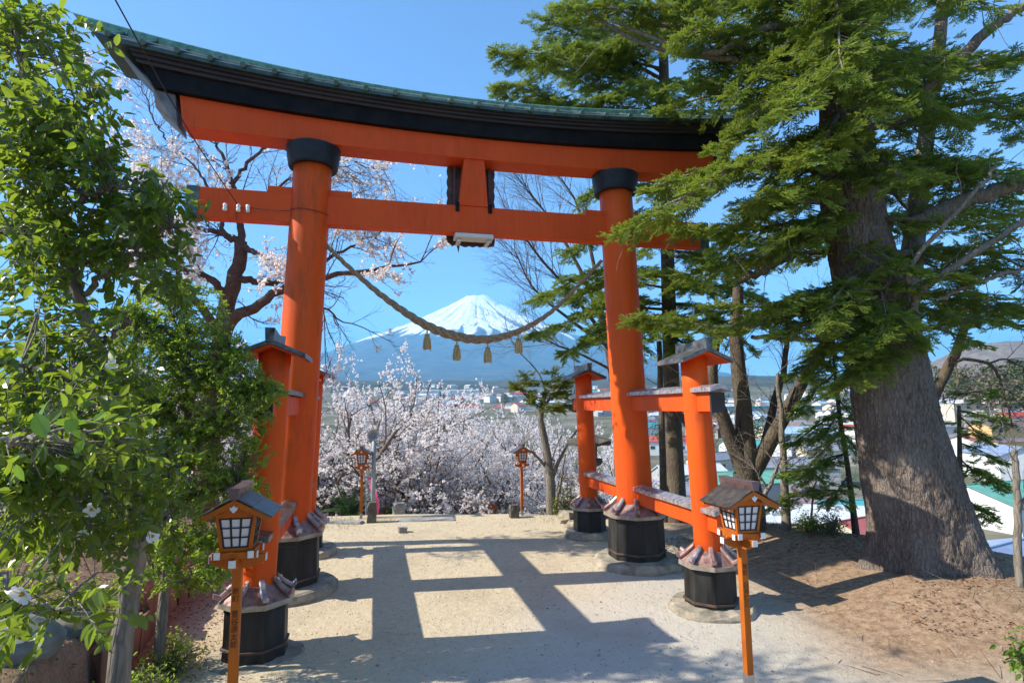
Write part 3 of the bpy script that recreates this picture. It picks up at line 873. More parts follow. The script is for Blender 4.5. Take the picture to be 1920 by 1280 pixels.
def make_rope():
    pts = [(-2.68, 5.911), (-2.324, 5.568), (-1.851, 5.158), (-1.374, 4.803), (-0.89, 4.511), (-0.4, 4.334), (0.12, 4.268), (0.611, 4.355), (1.136, 4.592), (1.68, 4.993), (2.571, 5.90)]
    P = spline([(a, -.1, z) for a, z in pts], 220)
    t = np.linspace(-1, 1, 220)
    rad = .030 + .042 * np.exp(-(t / .55) ** 2)
    T_ = np.gradient(P, axis=0); T_ /= np.linalg.norm(T_, axis=1, keepdims=True)
    L = np.concatenate([[0], np.cumsum(np.linalg.norm(np.diff(P, axis=0), axis=1))])
    u = np.tile(np.array([0, 1.0, 0]), (220, 1)); w = np.cross(T_, u)
    O = tor(0, 0)
    ro = empty('sacred_rope', (O[0], O[1], 0), TH, 'thick twisted straw rope sagging between the two big pillars', 'rope')
    mb = MB()
    for k in range(3):
        ph = L * 10.5 + k * 2 * math.pi / 3
        Q = P + rad[:, None] * .62 * (np.cos(ph)[:, None] * u + np.sin(ph)[:, None] * w)
        mb.tube(Q, rad * .66, 8)
    mb.build('strands', M['rope'], ro, smooth=True)
    for a in (-.88, -.335, .245, .84):
        i = np.argmin(np.abs(P[:, 0] - a)); c = P[i]; z = c[2] - rad[i]
        ta = MB(); n = 28; secs = []
        prof = [(.012, 0.01), (.014, -.075), (.035, -.085), (.045, -.10), (.042, -.135), (.050, -.15), (.062, -.22), (.068, -.33), (.064, -.375)]
        for q, (r, dz) in enumerate(prof):
            secs.append([(a + r * (1 + .16 * (j % 2) * (dz < -.14)) * math.cos(2 * math.pi * j / n), -.1 + r * (1 + .16 * (j % 2) * (dz < -.14)) * math.sin(2 * math.pi * j / n), z + dz + (.03 * random.random() if q == len(prof) - 1 else 0)) for j in range(n)])
        ta.loft(secs)
        for q in range(10):
            an = random.random() * 6.28
            ta.tube([(a + .05 * math.cos(an), -.1 + .05 * math.sin(an), z - .2), (a + .068 * math.cos(an), -.1 + .068 * math.sin(an), z - .36 - .04 * random.random())], [.004, .003], 4)
        to = ta.build('tassel', M['straw'], ro)
        MB().lathe([(.04, -.128 + z), (.047, -.122 + z), (.047, -.108 + z), (.04, -.10 + z)], 16, (a, -.1)).build('tie', M['rope'], to)


make_rope()

# overhead cable to the insulators
_i = tor(-4.135, -.19, 6.50)
_e = at(150, -120, 4.4)
P = spline([_e, .5 * (_e + _i) + np.array([0, 0, -.12]), _i], 24)
mb = MB().tube(P, [.008] * 24, 5)
for a, b in ((-4.135, -3.985), (-3.985, -3.30)):
    mb.tube([tor(a, -.19, 6.48), tor((a + b) / 2, -.19, 6.46), tor(b, -.19, 6.47)], [.006] * 3, 5)
c = np.array([px(-1, 6.45), 0])
mb.tube([tor(c[0] + .36 * math.cos(q), .36 * math.sin(q), 6.47 + .02 * math.sin(2 * q)) for q in np.linspace(-2.6, -.3, 14)], [.006] * 14, 5)
mb.tube([tor(-4.135, -.19, 6.48), tor(-4.16, -.17, 6.40), tor(-4.17, -.15, 6.27)], [.006] * 3, 5)
tag(mb.build('power_cable', M['cable']), 'thin black cable running down to the white insulators on the tie beam', 'cable')


# ------------------------------------------------------------------ lanterns on posts
def text_mesh(name, body, size, mat, parent, loc, rot, extrude=.001):
    cu = bpy.data.curves.new(name, 'FONT'); cu.body = body; cu.size = size; cu.align_x = 'CENTER'; cu.align_y = 'TOP'
    cu.extrude = extrude; cu.resolution_u = 3; cu.space_line = .92
    tmp = bpy.data.objects.new(name, cu); link(tmp)
    dg = bpy.context.evaluated_depsgraph_get()
    me = bpy.data.meshes.new_from_object(tmp.evaluated_get(dg))
    bpy.data.objects.remove(tmp); bpy.data.curves.remove(cu)
    me.materials.clear(); me.materials.append(mat)
    o = bpy.data.objects.new(name, me); o.parent = parent; o.location = loc; o.rotation_euler = rot
    link(o)
    return o


def text_column(body, size, mat, parent, loc, rot, step):
    """one upright column of characters, each a piece of its own"""
    down = Matrix.Rotation(rot[1], 3, 'Y') @ Vector((0, 0, -1))
    for i, ch in enumerate(body.split('\n')):
        if ch: text_mesh('character', ch, size, mat, parent, tuple(Vector(loc) + down * step * i), rot)


def lantern(x, y, z, rz, label, writing=None, full=True):
    L = empty('wooden_lantern', (x, y, z), rz, label, 'lantern', 'orange lanterns on posts')
    L.scale = (.80, .80, .86)
    w = .0435
    post = MB().box(-w, w, -w, w, -.75, 1.40).build('post', M['lantern_paint'], L, bevel=.004)
    MB().box(-w - .003, w + .003, -w - .003, w + .003, -.27, -.03).build('sleeve', M['steel'], post)
    if writing:
        text_column(writing, .068, M['ink'], post, (0, -w - .002, 1.17), (R_(90), 0, 0), .068)
    # crossed bracket arms, stepped underneath, with pale ends
    for k in range(2):
        mb = MB(); e = MB(); l = .265
        pr = [(-l, 1.462), (-l, 1.405), (-.22, 1.392), (-.20, 1.375), (-.15, 1.365), (-.12, 1.342), (.12, 1.342), (.15, 1.365), (.20, 1.375), (.22, 1.392), (l, 1.405), (l, 1.462)]
        hw = .034 if k == 0 else .031
        dz = 0 if k == 0 else .0015
        if k == 0: mb.prism([(a, b + dz) for a, b in pr], -hw, hw)
        else:
            q = MB().prism([(a, b + dz) for a, b in pr], -hw, hw)
            V = np.concatenate(q.V); V = np.stack([-V[:, 1], V[:, 0], V[:, 2]], 1)
            for (m, n), Fl in q.F.items(): mb.add(V, Fl, m)
        arm = mb.build('bracket_arm', M['lantern_paint'], L, bevel=.003)
        for s in (-1, 1):
            a0, a1 = sorted((s * l, s * (l + .006)))
            e = MB()
            (e.box(a0, a1, -hw - .002, hw + .002, 1.40, 1.466) if k == 0 else e.box(-hw - .002, hw + .002, a0, a1, 1.40, 1.466))
            e.build('end_cap', M['white'], arm)
    # sill frame with crossed ends
    fr = MB()
    for s in (-1, 1):
        fr.box(-.205, .205, s * .155 - .026, s * .155 + .026, 1.464, 1.520)
        fr.box(s * .155 - .026, s * .155 + .026, -.205, .205, 1.470, 1.530)
    fr.slab([(-.16, -.16), (.16, -.16), (.16, .16), (-.16, .16)], 1.475, 1.505)
    fr = fr.build('sill_frame', M['lantern_paint'], L, bevel=.003)
    for s in (-1, 1):
        for q in (-1, 1):
            a0, a1 = sorted((q * .2055, q * .213))
            MB().box(a0, a1, s * .155 - .028, s * .155 + .028, 1.463, 1.522).build('end_cap', M['white'], fr)
            MB().box(s * .155 - .028, s * .155 + .028, a0, a1, 1.469, 1.532).build('end_cap', M['white'], fr)
    # tapered box: corner posts, rails, panes with lattice
    z0, z1 = 1.520, 1.87; h0, h1 = .148, .192
    bx = MB()
    for sx in (-1, 1):
        for sy in (-1, 1):
            V = []
            for z, h in ((z0, h0), (z1, h1)):
                xs = sorted((sx * h, sx * (h - .034))); ys = sorted((sy * h, sy * (h - .034)))
                V += [(xs[0], ys[0], z), (xs[1], ys[0], z), (xs[1], ys[1], z), (xs[0], ys[1], z)]
            bx.hexa(V)
    for z, h, t in ((z0 + .018, h0 + .002, .032), (z1 - .02, h1 - .002, .036)):
        for s in (-1, 1):
            bx.box(-h + .03, h - .03, *sorted((s * (h - .004), s * (h - .03))), z - t / 2, z + t / 2)
            bx.box(*sorted((s * (h - .004), s * (h - .03))), -h + .03, h - .03, z - t / 2, z + t / 2)
    body = bx.build('body', M['lantern_paint'], L, bevel=.0025)
    for k in range(4):
        an = k * math.pi / 2; c, s = math.cos(an), math.sin(an)
        def rot(p): return (p[0] * c - p[1] * s, p[0] * s + p[1] * c, p[2])
        def pt(u, v, off):
            h = h0 + (h1 - h0) * v; z = z0 + .034 + (z1 - .038 - z0 - .034) * v
            return rot(((2 * u - 1) * (h - .032), -h + .012 - off, z))
        def bar(mb, u0, u1, v0, v1, o0, o1):
            mb.hexa([pt(u0, v0, o1), pt(u1, v0, o1), pt(u1, v0, o0), pt(u0, v0, o0), pt(u0, v1, o1), pt(u1, v1, o1), pt(u1, v1, o0), pt(u0, v1, o0)])
        pane = MB(); bar(pane, 0, 1, 0, 1, -.006, 0)
        pane = pane.build('window', M['paper'], L)
        la = MB()
        for u in (.035, .345, .655, .965): bar(la, u - .032, u + .032, 0, 1, .0005, .010)
        for v in (.025, .345, .665, .975): bar(la, 0, 1, v - .022, v + .022, .0012, .0115)
        la.build('lattice', M['lattice'], pane)
    # pediment and roof
    g = MB()
    zE, zR, hw = 1.845, 2.015, .335
    for s in (-1, 1):
        g.prism([(-.19, 1.855), (.19, 1.855), (0, 1.955)], *sorted((s * .175, s * .188)))
        y0, y1 = sorted((s * .262, s * .296))
        g.prism([(-hw, zE - .045), (-hw, zE), (0, zR - .005), (hw, zE), (hw, zE - .045), (0, zR - .062)], y0, y1)
    g.prism([(-hw + .02, zE - .022), (0, zR - .03), (hw - .02, zE - .022), (hw - .02, zE - .04), (0, zR - .048), (-hw + .02, zE - .04)], -.262, .262)
    g.build('pediment', M['lantern_paint'], L)
    r = MB()
    for s in (-1, 1):
        xe = s * (hw + .025); ze = zE - .012
        xm, zm = s * hw * .5, zE + (zR - zE) * .5
        for (xa, za, xb, zb, up) in ((0, zR + .002, xm + s * .008, zm - .002, .006), (xm, zm, xe, ze, 0)):
            V = []
            for y in (-.315, .315):
                V.append([(xa, y, za + up + .004), (xb, y, zb + up + .004), (xb, y, zb + up + .018), (xa, y, za + up + .018)])
            r.loft(V)
    roof = r.build('roof', M['brownroof'], L)
    rg = MB()
    rg.loft([[(-.035, y, 2.015), (.035, y, 2.015), (.055, y, 2.09 + dz), (.062, y, 2.108 + dz), (-.062, y, 2.108 + dz), (-.055, y, 2.09 + dz)] for y, dz in ((-.345, .012), (-.1, .0), (.1, 0), (.345, .012))])
    for s in (-1, 1):
        for y in (-.2, 0, .2): rg.lathe([(.001, 0)], 3) if False else rg.box(s * .049 - .006, s * .049 + .006, y - .006, y + .006, 2.045, 2.058)
    rg.build('ridge', M['ridgeroof'], roof, bevel=.003)
    for s in (-1, 1):
        cr = MB(); y = s * .30
        cr.prism([(0, 1.962), (.02, 1.94), (.034, 1.948), (.034, 1.925), (0, 1.893), (-.034, 1.925), (-.034, 1.948), (-.02, 1.94)], *sorted((y, y + s * .008)))
        cr.build('crest', M['white'], roof)
    return L


pl = at(446, 1065, 4.84); pr_ = at(1391, 1030, 5.85)
lantern(pl[0], pl[1], .57, TH, 'big wooden lantern on an orange post beside the near left short post', '新\n町\n\n菅\n谷\n源\n太\n郎')
lantern(pr_[0], pr_[1], .455, TH, 'big wooden lantern on an orange post in front of the near right short post', '旭\n町\n\n臼\n井\n仁\n三')
_a = at(677, 970, 16.2); _b = at(979, 962, 16.5)
lantern(_a[0], _a[1], gz(_a[0], _a[1]) + .17, TH * .6, 'orange lantern on a post beside the grey loudspeaker pole at the terrace edge', '旭\n町')
lantern(_b[0], _b[1], gz(_b[0], _b[1]) + .17, TH * .9, 'orange lantern on a post before cherry blossom at the right end of the terrace edge', '新\n町')
_a = at(725, 948, 19.6)
lantern(_a[0], _a[1], _a[2] - 1.80, TH, 'lantern of which only the roof and window show beyond the pink banner')
_b = at(918, 939, 19.6)
lantern(_b[0], _b[1], _b[2] - 1.80, TH, 'lantern of which only the roof and window rise above the terrace edge mid path')

# ------------------------------------------------------------------ loudspeaker, banner, stones on the terrace
c = at(699, 972, 16.4); z = gz(c[0], c[1])
sp = empty('loudspeaker_pole', (c[0], c[1], z), 0, 'grey pole carrying a round horn loudspeaker behind the left lantern', 'loudspeaker')
MB().lathe([(.062, -.2), (.060, 1.3), (.056, 2.35), (.02, 2.36)], 20).build('pole', M['polepaint'], sp, smooth=True)
hz = 2.28
prof = [(.02, .20), (.055, .18), (.06, .05), (.05, .03), (.07, -.05), (.115, -.12), (.165, -.155), (.170, -.17), (.160, -.172), (.10, -.10), (.05, -.02), (.045, -.05), (.03, -.065), (.004, -.068)]
mb = MB(); secs = [[(r * math.cos(q), y, hz + .0 + r * math.sin(q)) for q in np.linspace(0, 2 * math.pi, 29)[:-1]] for r, y in prof]
mb.loft(secs); hn = mb.build('horn', M['horn'], sp, smooth=True, loc=(.03, -.16, .0)); hn.rotation_euler = (0, 0, .08)
MB().box(-.02, .05, -.10, .06, hz - .14, hz - .10).box(-.02, .05, -.12, -.09, hz - .14, hz - .02).build('bracket', M['polepaint'], sp)

c = at(700, 968, 16.9); z = gz(c[0], c[1])
bn = empty('pink_banner', (c[0], c[1], z), 0, 'bright pink cloth banner with white writing drooping by the loudspeaker pole', 'banner')
n = 14; Vp = []
for i in range(n + 1):
    t = i / n; zz = 1.05 - 1.05 * t; xx = -.14 + .22 * t + .07 * math.sin(t * 3.0); ww = .072 + .03 * t - .045 * sstep(.7, 1, t)
    Vp += [(xx - ww, .02 * math.sin(t * 9), zz), (xx + ww, .05 * math.cos(t * 7), zz + .03), (xx + ww, .006 + .05 * math.cos(t * 7), zz + .03), (xx - ww, .006 + .02 * math.sin(t * 9), zz)]
cl = MB().loft([Vp[4 * i:4 * i + 4] for i in range(n + 1)]).build('cloth', M['pink'], bn)
text_column('さ\nく\nら\nま\nつ\nり', .145, M['white'], cl, (-.12, -.075, 1.02), (R_(90), R_(-10), 0), .155)
MB().tube([(-.22, .03, -.1), (-.23, .03, 1.12)], [.012, .010], 8).build('pole', M['polepaint'], bn)


def stone_block(u, v, Y, sx, sy, sz, mat, label, name='stone_post', cat='stone post', group=None, rz=0.0, rough=.012, seed=0):
    c = at(u, v, Y); z = gz(c[0], c[1]); rg = np.random.default_rng(seed + 5)
    n = 7; V = []; secs = []
    for k, zz in enumerate(np.linspace(-.15, sz, 6)):
        f = 1 - .04 * max(zz, 0) / sz - (.06 if k == 5 else 0)
        secs.append([(sx / 2 * f * x + rough * rg.standard_normal(), sy / 2 * f * y + rough * rg.standard_normal(), zz + rough * rg.standard_normal() * .5)
                     for x, y in ((-1, -1), (-.33, -1), (.33, -1), (1, -1), (1, -.3), (1, .3), (1, 1), (.33, 1), (-.33, 1), (-1, 1), (-1, .3), (-1, -.3))])
    o = MB().loft(secs).build(name, mat, None, loc=(c[0], c[1], z)); o.rotation_euler = (0, 0, rz)
    tag(o, label, cat, group)
    return o


stone_block(697, 976, 15.7, .24, .24, .52, M['darkstone'], 'squat dark stone post in front of the pink banner', group='squat posts at the stair head', rz=.2)
stone_block(964, 963, 16.2, .24, .24, .34, M['darkstone'], 'squat dark stone post at the foot of the right hand far lantern', group='squat posts at the stair head', seed=3, rz=.2)
stone_block(755, 990, 14.4, .20, .16, .13, M['greystone'], 'small grey stone block lying on the sandy path', 'stone_block', 'stone', seed=4, rz=.5)
stone_block(800, 969, 15.9, 1.55, .34, .05, M['greystone'], 'long grey stone slab forming the top stair edge', 'stone_step', 'stair stone', 'stair stones', seed=6, rz=.06)
stone_block(650, 985, 15.6, .9, .3, .06, M['greystone'], 'short kerb stone left of the stair head', 'stone_step', 'stair stone', 'stair stones', seed=7, rz=-.15)
stone_block(748, 964, 17.0, .34, .3, .34, M['greystone'], 'stacked grey stone beside the half hidden lantern left', 'stone_block', 'stone', seed=8, rz=.3)
stone_block(1076, 975, 14.9, .55, .5, .38, M['stone'], 'rough pale rock behind the farthest short post', 'boulder', 'rock', 'rocks', seed=9, rz=.6, rough=.05)

# ------------------------------------------------------------------ plants: skeletons
class Tree:
    """collects tapered limbs, twigs and the places where leaves or flowers sit"""

    def __init__(s, seed):
        s.r = np.random.default_rng(seed); s.thick = []; s.s0 = []; s.s1 = []; s.q0 = []; s.q1 = []
        s.tip = []; s.tdir = []; s.tlev = []

    def limb(s, P, r0, r1, n=9):
        P = np.asarray(P); s.thick.append((P, np.linspace(r0, r1, len(P)), n))

    def twig(s, P, r0, r1):
        k = len(P) - 1; rr = np.linspace(r0, r1, k + 1)
        for i in range(k):
            s.s0.append(P[i]); s.s1.append(P[i + 1]); s.q0.append(rr[i]); s.q1.append(rr[i + 1])

    def path(s, p, d, L, n, jit, trop):
        P = [np.array(p, float)]; d = nrm(np.array(d, float)); D = [d]
        for i in range(n):
            d = nrm(d + jit * s.r.standard_normal(3) + np.array([0, 0, trop]))
            P.append(P[-1] + d * L / n); D.append(d)
        return np.array(P), np.array(D)

    def side(s, d, ang):
        a = s.r.standard_normal(3); a = nrm(a - d * np.dot(a, d))
        return nrm(d * math.cos(ang) + a * math.sin(ang))

    def grow(s, p, d, L, r, lev, spec):
        """spec[lev] = (children, length ratio, angle, first, jitter, tropism, segments)"""
        nc, lr, ang, first, jit, trop, n = spec[lev]
        P, D = s.path(p, d, L, n, jit, trop)
        r1 = r * .45 if lev < len(spec) - 1 else r * .35
        s.add(P, D, r, r1, lev, len(spec))
        s.children(P, D, L, r, r1, lev, spec)

    def add(s, P, D, r, r1, lev, total):
        if r > .028: s.limb(P, r, r1, 8 if r > .06 else 6)
        else: s.twig(P, r, r1)
        for i in range(len(P)):
            s.tip.append(P[i]); s.tdir.append(D[i]); s.tlev.append(total - 1 - lev)

    def children(s, P, D, L, r, r1, lev, spec):
        if lev + 1 >= len(spec): return
        nc, lr, ang, first, jit, trop, n = spec[lev]
        for c in range(nc):
            t = first + (1 - first) * (c + s.r.random()) / nc; t = min(t, .98)
            f = t * (len(P) - 1); i = int(f); q = P[i] * (1 - f + i) + P[i + 1] * (f - i)
            s.grow(q, s.side(D[i], ang * (.75 + .5 * s.r.random())), L * lr * (1.15 - .5 * t) * (.7 + .6 * s.r.random()), max(.004, (r + (r1 - r) * t) * .55), lev + 1, spec)

    def wood(s, name, mat, parent, off=(0, 0, 0)):
        V = []; F = []; n0 = 0; caps = []
        for P, rr, n in s.thick:
            v, f, c = tube_np(P, rr, n); V.append(v); F.append(f + n0); n0 += len(v)
        if s.s0:
            v, f = segs_np(np.array(s.s0), np.array(s.s1), np.array(s.q0), np.array(s.q1), 3)
            V.append(v); F.append(f + n0)
        return mesh_obj(name, np.concatenate(V) - np.asarray(off), [np.concatenate(F)], mat, parent=parent, smooth=True)

    def sites(s, maxlev, step):
        """points strung along the outer twigs: (place, direction)"""
        P = np.array(s.tip); D = np.array(s.tdir); Lv = np.array(s.tlev)
        k = Lv <= maxlev
        return P[k], D[k]


def scatter_along(T, maxr, step, r):
    """even spots along every twig thinner than maxr"""
    a = np.array(T.s0); b = np.array(T.s1); q = np.array(T.q0)
    k = q <= maxr; a = a[k]; b = b[k]
    L = np.linalg.norm(b - a, axis=1); n = r.poisson(L / step)
    idx = np.repeat(np.arange(len(a)), n); t = r.random(len(idx))[:, None]
    return a[idx] * (1 - t) + b[idx] * t, nrm(b[idx] - a[idx])


# leaf and flower templates ---------------------------------------------------
def leaf_tpl(w=.46, fold=.10, curl=.12):
    xs = [0, .22, .5, .78, 1.0]; ws = [.06, .80, 1.0, .62, .02]
    V = []; F = []
    for x, q in zip(xs, ws):
        h = w * .5 * q; c = -curl * x * x
        V += [(x, -h, fold * q + c), (x, 0, c), (x, h, fold * q + c)]
    for i in range(4):
        a = i * 3
        F += [(a, a + 3, a + 4, a + 1), (a + 1, a + 4, a + 5, a + 2)]
    return np.array(V, float), np.array(F)


LEAF = leaf_tpl()
SMALL = (np.array([(0, 0, 0), (.5, -.25, .06), (1, 0, 0), (.5, .25, .06)], float), np.array([(0, 1, 2, 3)]))


def flower_tpl(seed, n=7):
    """a loose tuft of open blossoms: small cupped five sided cards at all angles"""
    r = np.random.default_rng(seed); V = []; F = []
    for i in range(n):
        d = nrm(r.standard_normal(3)); c = d * (.35 + .35 * r.random()); X, Y, Z = frames(nrm(d + .6 * r.standard_normal(3))[None], r.standard_normal((1, 3)))
        k = len(V); s = .36 + .16 * r.random()
        for j in range(5):
            an = 2 * math.pi * j / 5; V.append(c + s * (math.cos(an) * Y[0] + math.sin(an) * Z[0]) + .12 * X[0])
        F.append([k, k + 1, k + 2, k + 3, k + 4])
    return np.array(V), np.array(F)


FLOWER = [flower_tpl(i) for i in range(5)]


def blossoms(P, r, size, name, mat, parent, off=(0, 0, 0)):
    N = len(P); V = []; F = []; n0 = 0
    ty = r.integers(0, len(FLOWER), N)
    for k in range(len(FLOWER)):
        q = P[ty == k]; m = len(q)
        if not m: continue
        X, Y, Z = frames(r.standard_normal((m, 3)), r.standard_normal((m, 3)))
        v, f = inst_np(FLOWER[k][0], FLOWER[k][1], q - np.asarray(off), X, Y, Z, size * (.65 + .7 * r.random(m)))
        V.append(v); F.append(f + n0); n0 += len(v)
    return mesh_obj(name, np.concatenate(V), [np.concatenate(F)], mat, parent=parent)


def leaves(P, D, r, size, name, mat, parent, tpl=LEAF, off=(0, 0, 0), droop=.25, up=(0, 0, 1.0), spread=.9, var=.35):
    N = len(P)
    rad = r.standard_normal((N, 3)); rad = nrm(rad - D * np.sum(rad * D, 1, keepdims=True))
    d = nrm(D * .55 + rad * spread + np.array([0, 0, -droop]))
    u = np.array(up)[None] + .55 * r.standard_normal((N, 3))
    X, Y, Z = frames(d, u)
    v, f = inst_np(tpl[0], tpl[1], P - np.asarray(off), X, Y, Z, size * (1 - var + 2 * var * r.random(N)))
    return mesh_obj(name, v, [f], mat, parent=parent, smooth=False)


# fir sprays --------------------------------------------------------------------
def spray_tpl(seed):
    """flat fan of needle covered shoots, about one unit long"""
    r = np.random.default_rng(seed); V = []; F = []

    def shoot(p, d, L, w):
        X, Y, Z = frames(d[None], np.array([[0, 0, 1.0]]) + .2 * r.standard_normal((1, 3))); X, Y, Z = X[0], Y[0], Z[0]
        for a in (0.1, 2.2, 4.3):
            n = math.cos(a) * Y + math.sin(a) * Z; k = len(V); w1 = w * (.8 + .4 * r.random())
            V.append(p); V.append(p + X * L * .18 + n * w1 * .9); V.append(p + X * L * .86 + n * w1); V.append(p + X * L * 1.0 + n * w1 * .2)
            F.append((k, k + 1, k + 2, k + 3))
    shoot(np.array([0, 0, 0.]), np.array([1, 0, -.04]), 1.0, .026)
    for i, x in enumerate(np.linspace(.08, .88, 7)):
        for s in (-1, 1):
            L = (.56 - .40 * abs(x - .25) / .63) * (.7 + .6 * r.random())
            d = nrm(np.array([.72 + .2 * r.random(), s * .72, .22 * r.standard_normal() + .03]))
            p = np.array([x + .04 * r.standard_normal(), 0, -.03 * x])
            shoot(p, d, L, .025)
            if L > .24:
                for f, sd in ((.30, -1), (.58, 1)):
                    shoot(p + d * L * f, nrm(d + .8 * sd * np.array([-d[1], d[0], 0]) + np.array([.1, 0, .18 * r.standard_normal()])), L * (.35 + .15 * r.random()), .024)
    return np.array(V), np.array(F)


SPRAY = [spray_tpl(i) for i in range(6)]


def sprays(P, D, U, S, r, name, mat, parent, off=(0, 0, 0)):
    V = []; F = []; n0 = 0; ty = r.integers(0, len(SPRAY), len(P)); tn = []
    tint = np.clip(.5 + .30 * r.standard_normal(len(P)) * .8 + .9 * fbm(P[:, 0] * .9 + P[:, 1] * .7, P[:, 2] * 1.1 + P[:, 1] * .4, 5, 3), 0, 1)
    for k in range(len(SPRAY)):
        m = ty == k
        if not m.any(): continue
        X, Y, Z = frames(D[m], U[m])
        v, f = inst_np(SPRAY[k][0], SPRAY[k][1], P[m] - np.asarray(off), X, Y, Z, S[m])
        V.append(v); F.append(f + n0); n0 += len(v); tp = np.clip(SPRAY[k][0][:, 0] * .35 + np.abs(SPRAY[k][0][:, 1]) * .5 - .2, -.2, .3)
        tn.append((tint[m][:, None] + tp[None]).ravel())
    return mesh_obj(name, np.concatenate(V), [np.concatenate(F)], mat, parent=parent, attrs={'tint': np.concatenate(tn)})


def fir_bough(T, p0, p1, r0, out, width=1.0, bare=.22, sag=.35, dens=1.0, size=.42, lift=.0):
    """one limb from p0 to p1 with flat side branches; foliage goes into out"""
    r = T.r; p0 = np.asarray(p0, float); p1 = np.asarray(p1, float)
    L = np.linalg.norm(p1 - p0)
    mid = .5 * (p0 + p1) + np.array([0, 0, sag * .35 * L * .4]) + .06 * L * r.standard_normal(3)
    n = max(8, int(L * 3.5))
    P = spline([p0, mid, p1], n)
    P = P + .018 * L * np.stack([np.convolve(r.standard_normal(n), [.3, .4, .3], 'same') for _ in range(3)], 1) * np.linspace(0, 1, n)[:, None]
    rr = r0 * (1 - np.linspace(0, 1, n)) ** .8 + .006
    T.thick.append((P, rr, 7 if r0 > .05 else 5))
    Dv = nrm(np.gradient(P, axis=0))
    k = max(4, int(L / .155 * dens))
    for i in range(k):
        t = bare + (1 - bare) * (i + r.random()) / k; t = min(t, .985)
        f = t * (n - 1); j = int(f); q = P[j] * (1 - f + j) + P[min(j + 1, n - 1)] * (f - j)
        d = Dv[j]; lat = nrm(np.cross(d, np.array([0, 0, 1.0])))
        s = 1 if i % 2 else -1
        bl = width * (.30 + .95 * (1 - t) ** .8) * (.6 + .7 * r.random()) * min(1, L / 3.5 + .25) * min(1.0, .45 + 2.2 * (t - bare))
        bd = nrm(d * (.75 + .2 * r.random()) + s * lat * .85 + np.array([0, 0, -.16 + lift + .16 * r.standard_normal()]))
        m = max(2, int(bl / .22))
        B, BD = T.path(q, bd, bl, m + 1, .07, -.035)
        T.twig(B, max(.006, .012 * bl + .004), .003)
        for a in range(len(B)):
            tt = a / (len(B) - 1)
            if tt < .12 and r.random() < .6: continue
            for side in ((-1, 1) if a < len(B) - 1 else (0,)):
                la = nrm(np.cross(BD[a], np.array([0, 0, 1.0])))
                dd = nrm(BD[a] * (1.0 if side == 0 else .8) + side * la * (.75 + .3 * r.random()) + np.array([0, 0, -.12 + .22 * r.standard_normal()]))
                if r.random() < .06: continue
                out.append((B[a] + .03 * r.standard_normal(3), dd, np.array([0, 0, 1.0]) + .28 * r.standard_normal(3), size * (.6 + .6 * r.random()) * (1.05 - .3 * tt)))
    # leader tip
    for q in range(3):
        out.append((P[-1 - q], Dv[-1], np.array([0, 0, 1.0]) + .2 * r.standard_normal(3), size * (.8 + .3 * r.random())))


def out_arrays(out):
    return (np.array([o[0] for o in out]), np.array([o[1] for o in out]), np.array([o[2] for o in out]), np.array([o[3] for o in out]))


def trunk_mesh(P, R, name, mat, parent, n=48, flare=0.0, rough=.05, seed=0, off=(0, 0, 0), lobes=5, fz=1.2, plates=0.0):
    """tapered trunk with bark relief and root flare"""
    P = np.asarray(P, float); k = len(P); V = []
    L = np.concatenate([[0], np.cumsum(np.linalg.norm(np.diff(P, axis=0), axis=1))])
    an = 2 * np.pi * np.arange(n) / n
    rg = np.random.default_rng(seed); ph = rg.random(lobes) * 6.28
    for i in range(k):
        T_ = P[min(i + 1, k - 1)] - P[max(i - 1, 0)]; T_ = T_ / np.linalg.norm(T_)
        T_ = nrm(np.array([T_[0] * .5, T_[1] * .5, T_[2]]))
        u = nrm(np.cross(np.array([0, 1.0, 0]), T_)); w = np.cross(T_, u)
        fl = flare * np.exp(-L[i] / (fz * .38))
        lob = np.maximum(0, np.cos(an * lobes / 1.0 + ph[0] + .7 * np.sin(an * 2 + ph[1]))) ** 1.5
        rad = R[i] * (1 + fl * (.35 + .9 * lob) + rough * 2 * (fbm(np.cos(an) * 2.2 + 9, np.sin(an) * 2.2 + L[i] * .55, seed, 3)) + rough * .8 * fbm(an * 7 / 6.28 * 6, L[i] * 2.2 + 0 * an, seed + 3, 3))
        if plates:
            sw = .35 * (vnoise(an * 3.0 * 1.0, L[i] * 1.3 + 0 * an, seed + 40) - .5)
            e = np.minimum(1, np.abs(an - np.pi * 1.0) * 0 + 1)
            c1 = np.cos(an + sw); s1 = np.sin(an + sw); q = 11 * R[i] + 6
            n1 = vnoise(c1 * q + 50, s1 * q + L[i] * 2.6, seed + 50); n2 = vnoise(c1 * q * 2.1 + 90, s1 * q * 2.1 + L[i] * 5.5, seed + 60)
            n3 = vnoise(c1 * q * 4 + 30, s1 * q * 4 + L[i] * 14, seed + 70)
            rdg = np.maximum((1 - 2 * np.abs(n1 - .5)) ** 5, .7 * (1 - 2 * np.abs(n2 - .5)) ** 5)
            rad = rad - plates * rdg + plates * .55 * (n3 - .5)
        V.append(P[i] + rad[:, None] * (np.cos(an)[:, None] * u + np.sin(an)[:, None] * w))
    V = np.concatenate(V) - np.asarray(off)
    i = np.arange(k - 1)[:, None] * n; j = np.arange(n)[None]; j2 = (j + 1) % n
    F = np.stack([i + j, i + j2, i + n + j2, i + n + j], -1).reshape(-1, 4)
    return mesh_obj(name, V, [F], mat, parent=parent, smooth=True)

# ------------------------------------------------------------------ big fir on the mound
def interp_v(tr, v):
    a = np.array(tr, float); o = np.argsort(a[:, 1])
    return at(np.interp(v, a[o, 1], a[o, 0]), v, np.interp(v, a[o, 1], a[o, 2]))


